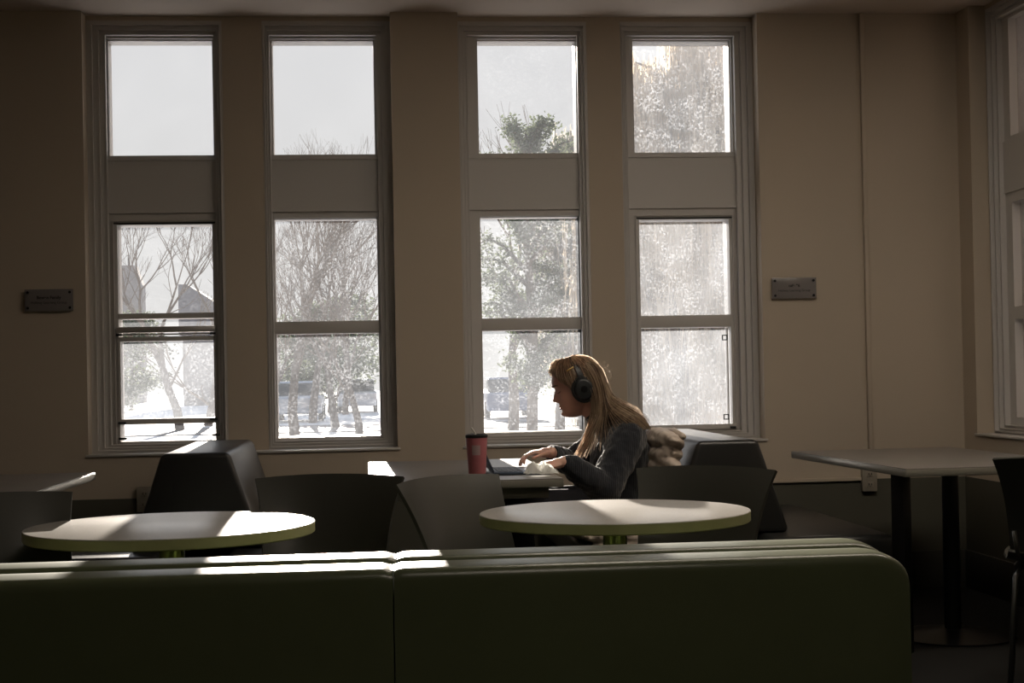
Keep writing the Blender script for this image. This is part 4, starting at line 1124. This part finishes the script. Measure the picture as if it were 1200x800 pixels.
t = thing('stone_tower', 'grey flat topped stone block seen through the leftmost window', 'building', (-16.73, 110, -.55))
bm = bmesh.new(); prism(bm, [(-3.6, 0), (1.2, 0), (1.2, 8.3), (.7, 9.7), (-3.6, 9.7)], 0, 1.5); mesh_obj('wall', bm, M['stone'], t)
bm = bmesh.new(); tube(bm, [(.0, 2, 9.5), (.0, 2, 10.6)], .05, 6); mesh_obj('mast', bm, M['steel'], t)
t = thing('house', 'gabled grey house low in the leftmost window behind the bare tree', 'building', (X(215, 95), 95, -.55))
bm = bmesh.new(); box(bm, .2, 4.6, 0, 8, 0, 4.4); mesh_obj('wall', bm, M['stone'], t)
bm = bmesh.new(); prism(bm, [(0, 4.3), (0, 7.4), (.5, 7.4), (5.2, 4.3)], -.2, 8.2); mesh_obj('roof', bm, M['roofm'], t)
# brick building across the side street, facing the right wall windows
t = thing('brick_building', 'reddish brick building outside the right wall window', 'building', (9.0, 16, -.55), radians(-16))
bm = bmesh.new(); box(bm, 0, 8, -14, 30, 0, 12); mesh_obj('wall', bm, M['brick'], t)
for ky in range(9):
    for kz in range(3):
        bm = bmesh.new(); box(bm, -.04, .05, -12+ky*4.6, -10.6+ky*4.6, 1.4+kz*3.5, 3.4+kz*3.5); w_ = mesh_obj('window', bm, M['carg'], t)
        bm = bmesh.new(); box(bm, -.12, .02, -12.1+ky*4.6, -10.5+ky*4.6, 1.25+kz*3.5, 1.4+kz*3.5); mesh_obj('sill', bm, M['stone'], w_)

def car(x, y, rz, m_, label):
    t = thing('parked_car', label, 'car', (x, y, -.52), rz, 'cars parked along the road')
    bm = bmesh.new()
    prism(bm, [(-2.15, .28), (2.15, .28), (2.2, .62), (2.05, .82), (1.2, .92), (-1.75, .95), (-2.15, .88)], -.86, .86, .07, 3); mesh_obj('car_body', bm, m_, t, auto=50)
    bm = bmesh.new(); prism(bm, [(-1.7, .93), (1.1, .91), (.45, 1.38), (-1.1, 1.42)], -.76, .76, .06, 3); mesh_obj('cabin_glass', bm, M['carg'], t, auto=50)
    bm = bmesh.new(); prism(bm, [(-1.15, 1.38), (.48, 1.35), (.35, 1.44), (-1.0, 1.47)], -.70, .70, .03, 2); mesh_obj('roof', bm, m_, t, auto=50)
    for wx in (-1.35, 1.35):
        for wy in (-.80, .80):
            bm = bmesh.new(); tube(bm, [(wx, wy-.09, .31), (wx, wy+.09, .31)], .31, 24); wh = mesh_obj('wheel', bm, M['dark'], t, auto=40)
            bm = bmesh.new(); tube(bm, [(wx, wy-.1, .31), (wx, wy+.1, .31)], .17, 16); mesh_obj('hub', bm, M['legsteel'], wh, auto=40)
car(X(352, 58), 58, pi/2, M['carw'], 'silver parked car low in the second window, left one')
car(X(418, 70), 70, pi/2, M['carw'], 'pale parked car low in the second window, right one')
car(X(592, 56), 56, pi/2, M['carb'], 'blue parked car low in the window behind the woman')

# ------------------------------------------------------------------ light
wd = bpy.data.worlds.new('sky'); SC.world = wd; wd.use_nodes = True
N, L = wd.node_tree.nodes, wd.node_tree.links
bg = N['Background']
tc = N.new('ShaderNodeTexCoord'); sx = N.new('ShaderNodeSeparateXYZ'); L.new(tc.outputs['Generated'], sx.inputs[0])
cr = N.new('ShaderNodeValToRGB'); cr.color_ramp.elements[0].position = .0; cr.color_ramp.elements[0].color = (.99, .99, .98, 1)
cr.color_ramp.elements[1].position = .8; cr.color_ramp.elements[1].color = (.45, .60, .85, 1)
e = cr.color_ramp.elements.new(.25); e.color = (.95, .965, 1.0, 1)
L.new(sx.outputs['Z'], cr.inputs['Fac']); L.new(cr.outputs['Color'], bg.inputs['Color'])
bg.inputs['Strength'].default_value = .72

AZ, EL_ = radians(-1.1), radians(13.0)     # sun straight out of the windows, a hair to the left, low
sd = Vector((sin(AZ)*cos(EL_), cos(AZ)*cos(EL_), sin(EL_)))
sl = bpy.data.lights.new('sun', 'SUN'); sl.energy = 15.0; sl.angle = radians(.6); sl.color = (1, .91, .80)
so = bpy.data.objects.new('sun', sl); C.objects.link(so); so.rotation_euler = (-sd).to_track_quat('-Z', 'Y').to_euler()
so.location = (0, 20, 8)

# ------------------------------------------------------------------ camera
cam = bpy.data.cameras.new('camera'); co = bpy.data.objects.new('camera', cam); C.objects.link(co)
cam.sensor_width = 36; cam.lens = 1800/1200*36; cam.shift_y = 17/1200; cam.clip_end = 500; cam.clip_start = .05
yaw, pit, rol = radians(5.45), radians(.6), radians(1.12)
f = Vector((sin(yaw)*cos(pit), cos(yaw)*cos(pit), sin(pit))); rt = Vector((cos(yaw), -sin(yaw), 0)); up = rt.cross(f)
Rv = rt*cos(rol) - up*sin(rol); Uv = up*cos(rol) + rt*sin(rol)
mt = Matrix((Rv, Uv, -f)).transposed().to_4x4(); mt.translation = Vector((0, 0, 1.125))
co.matrix_world = mt
SC.camera = co
SC.view_settings.view_transform = 'Standard'; SC.view_settings.look = 'None'; SC.view_settings.exposure = 0; SC.view_settings.gamma = 1
SC.view_settings.use_curve_mapping = False
cy = SC.cycles
cy.use_denoising = True; cy.max_bounces = 10; cy.diffuse_bounces = 6; cy.transparent_max_bounces = 40; cy.sample_clamp_indirect = 6
cy.caustics_reflective = False; cy.caustics_refractive = False
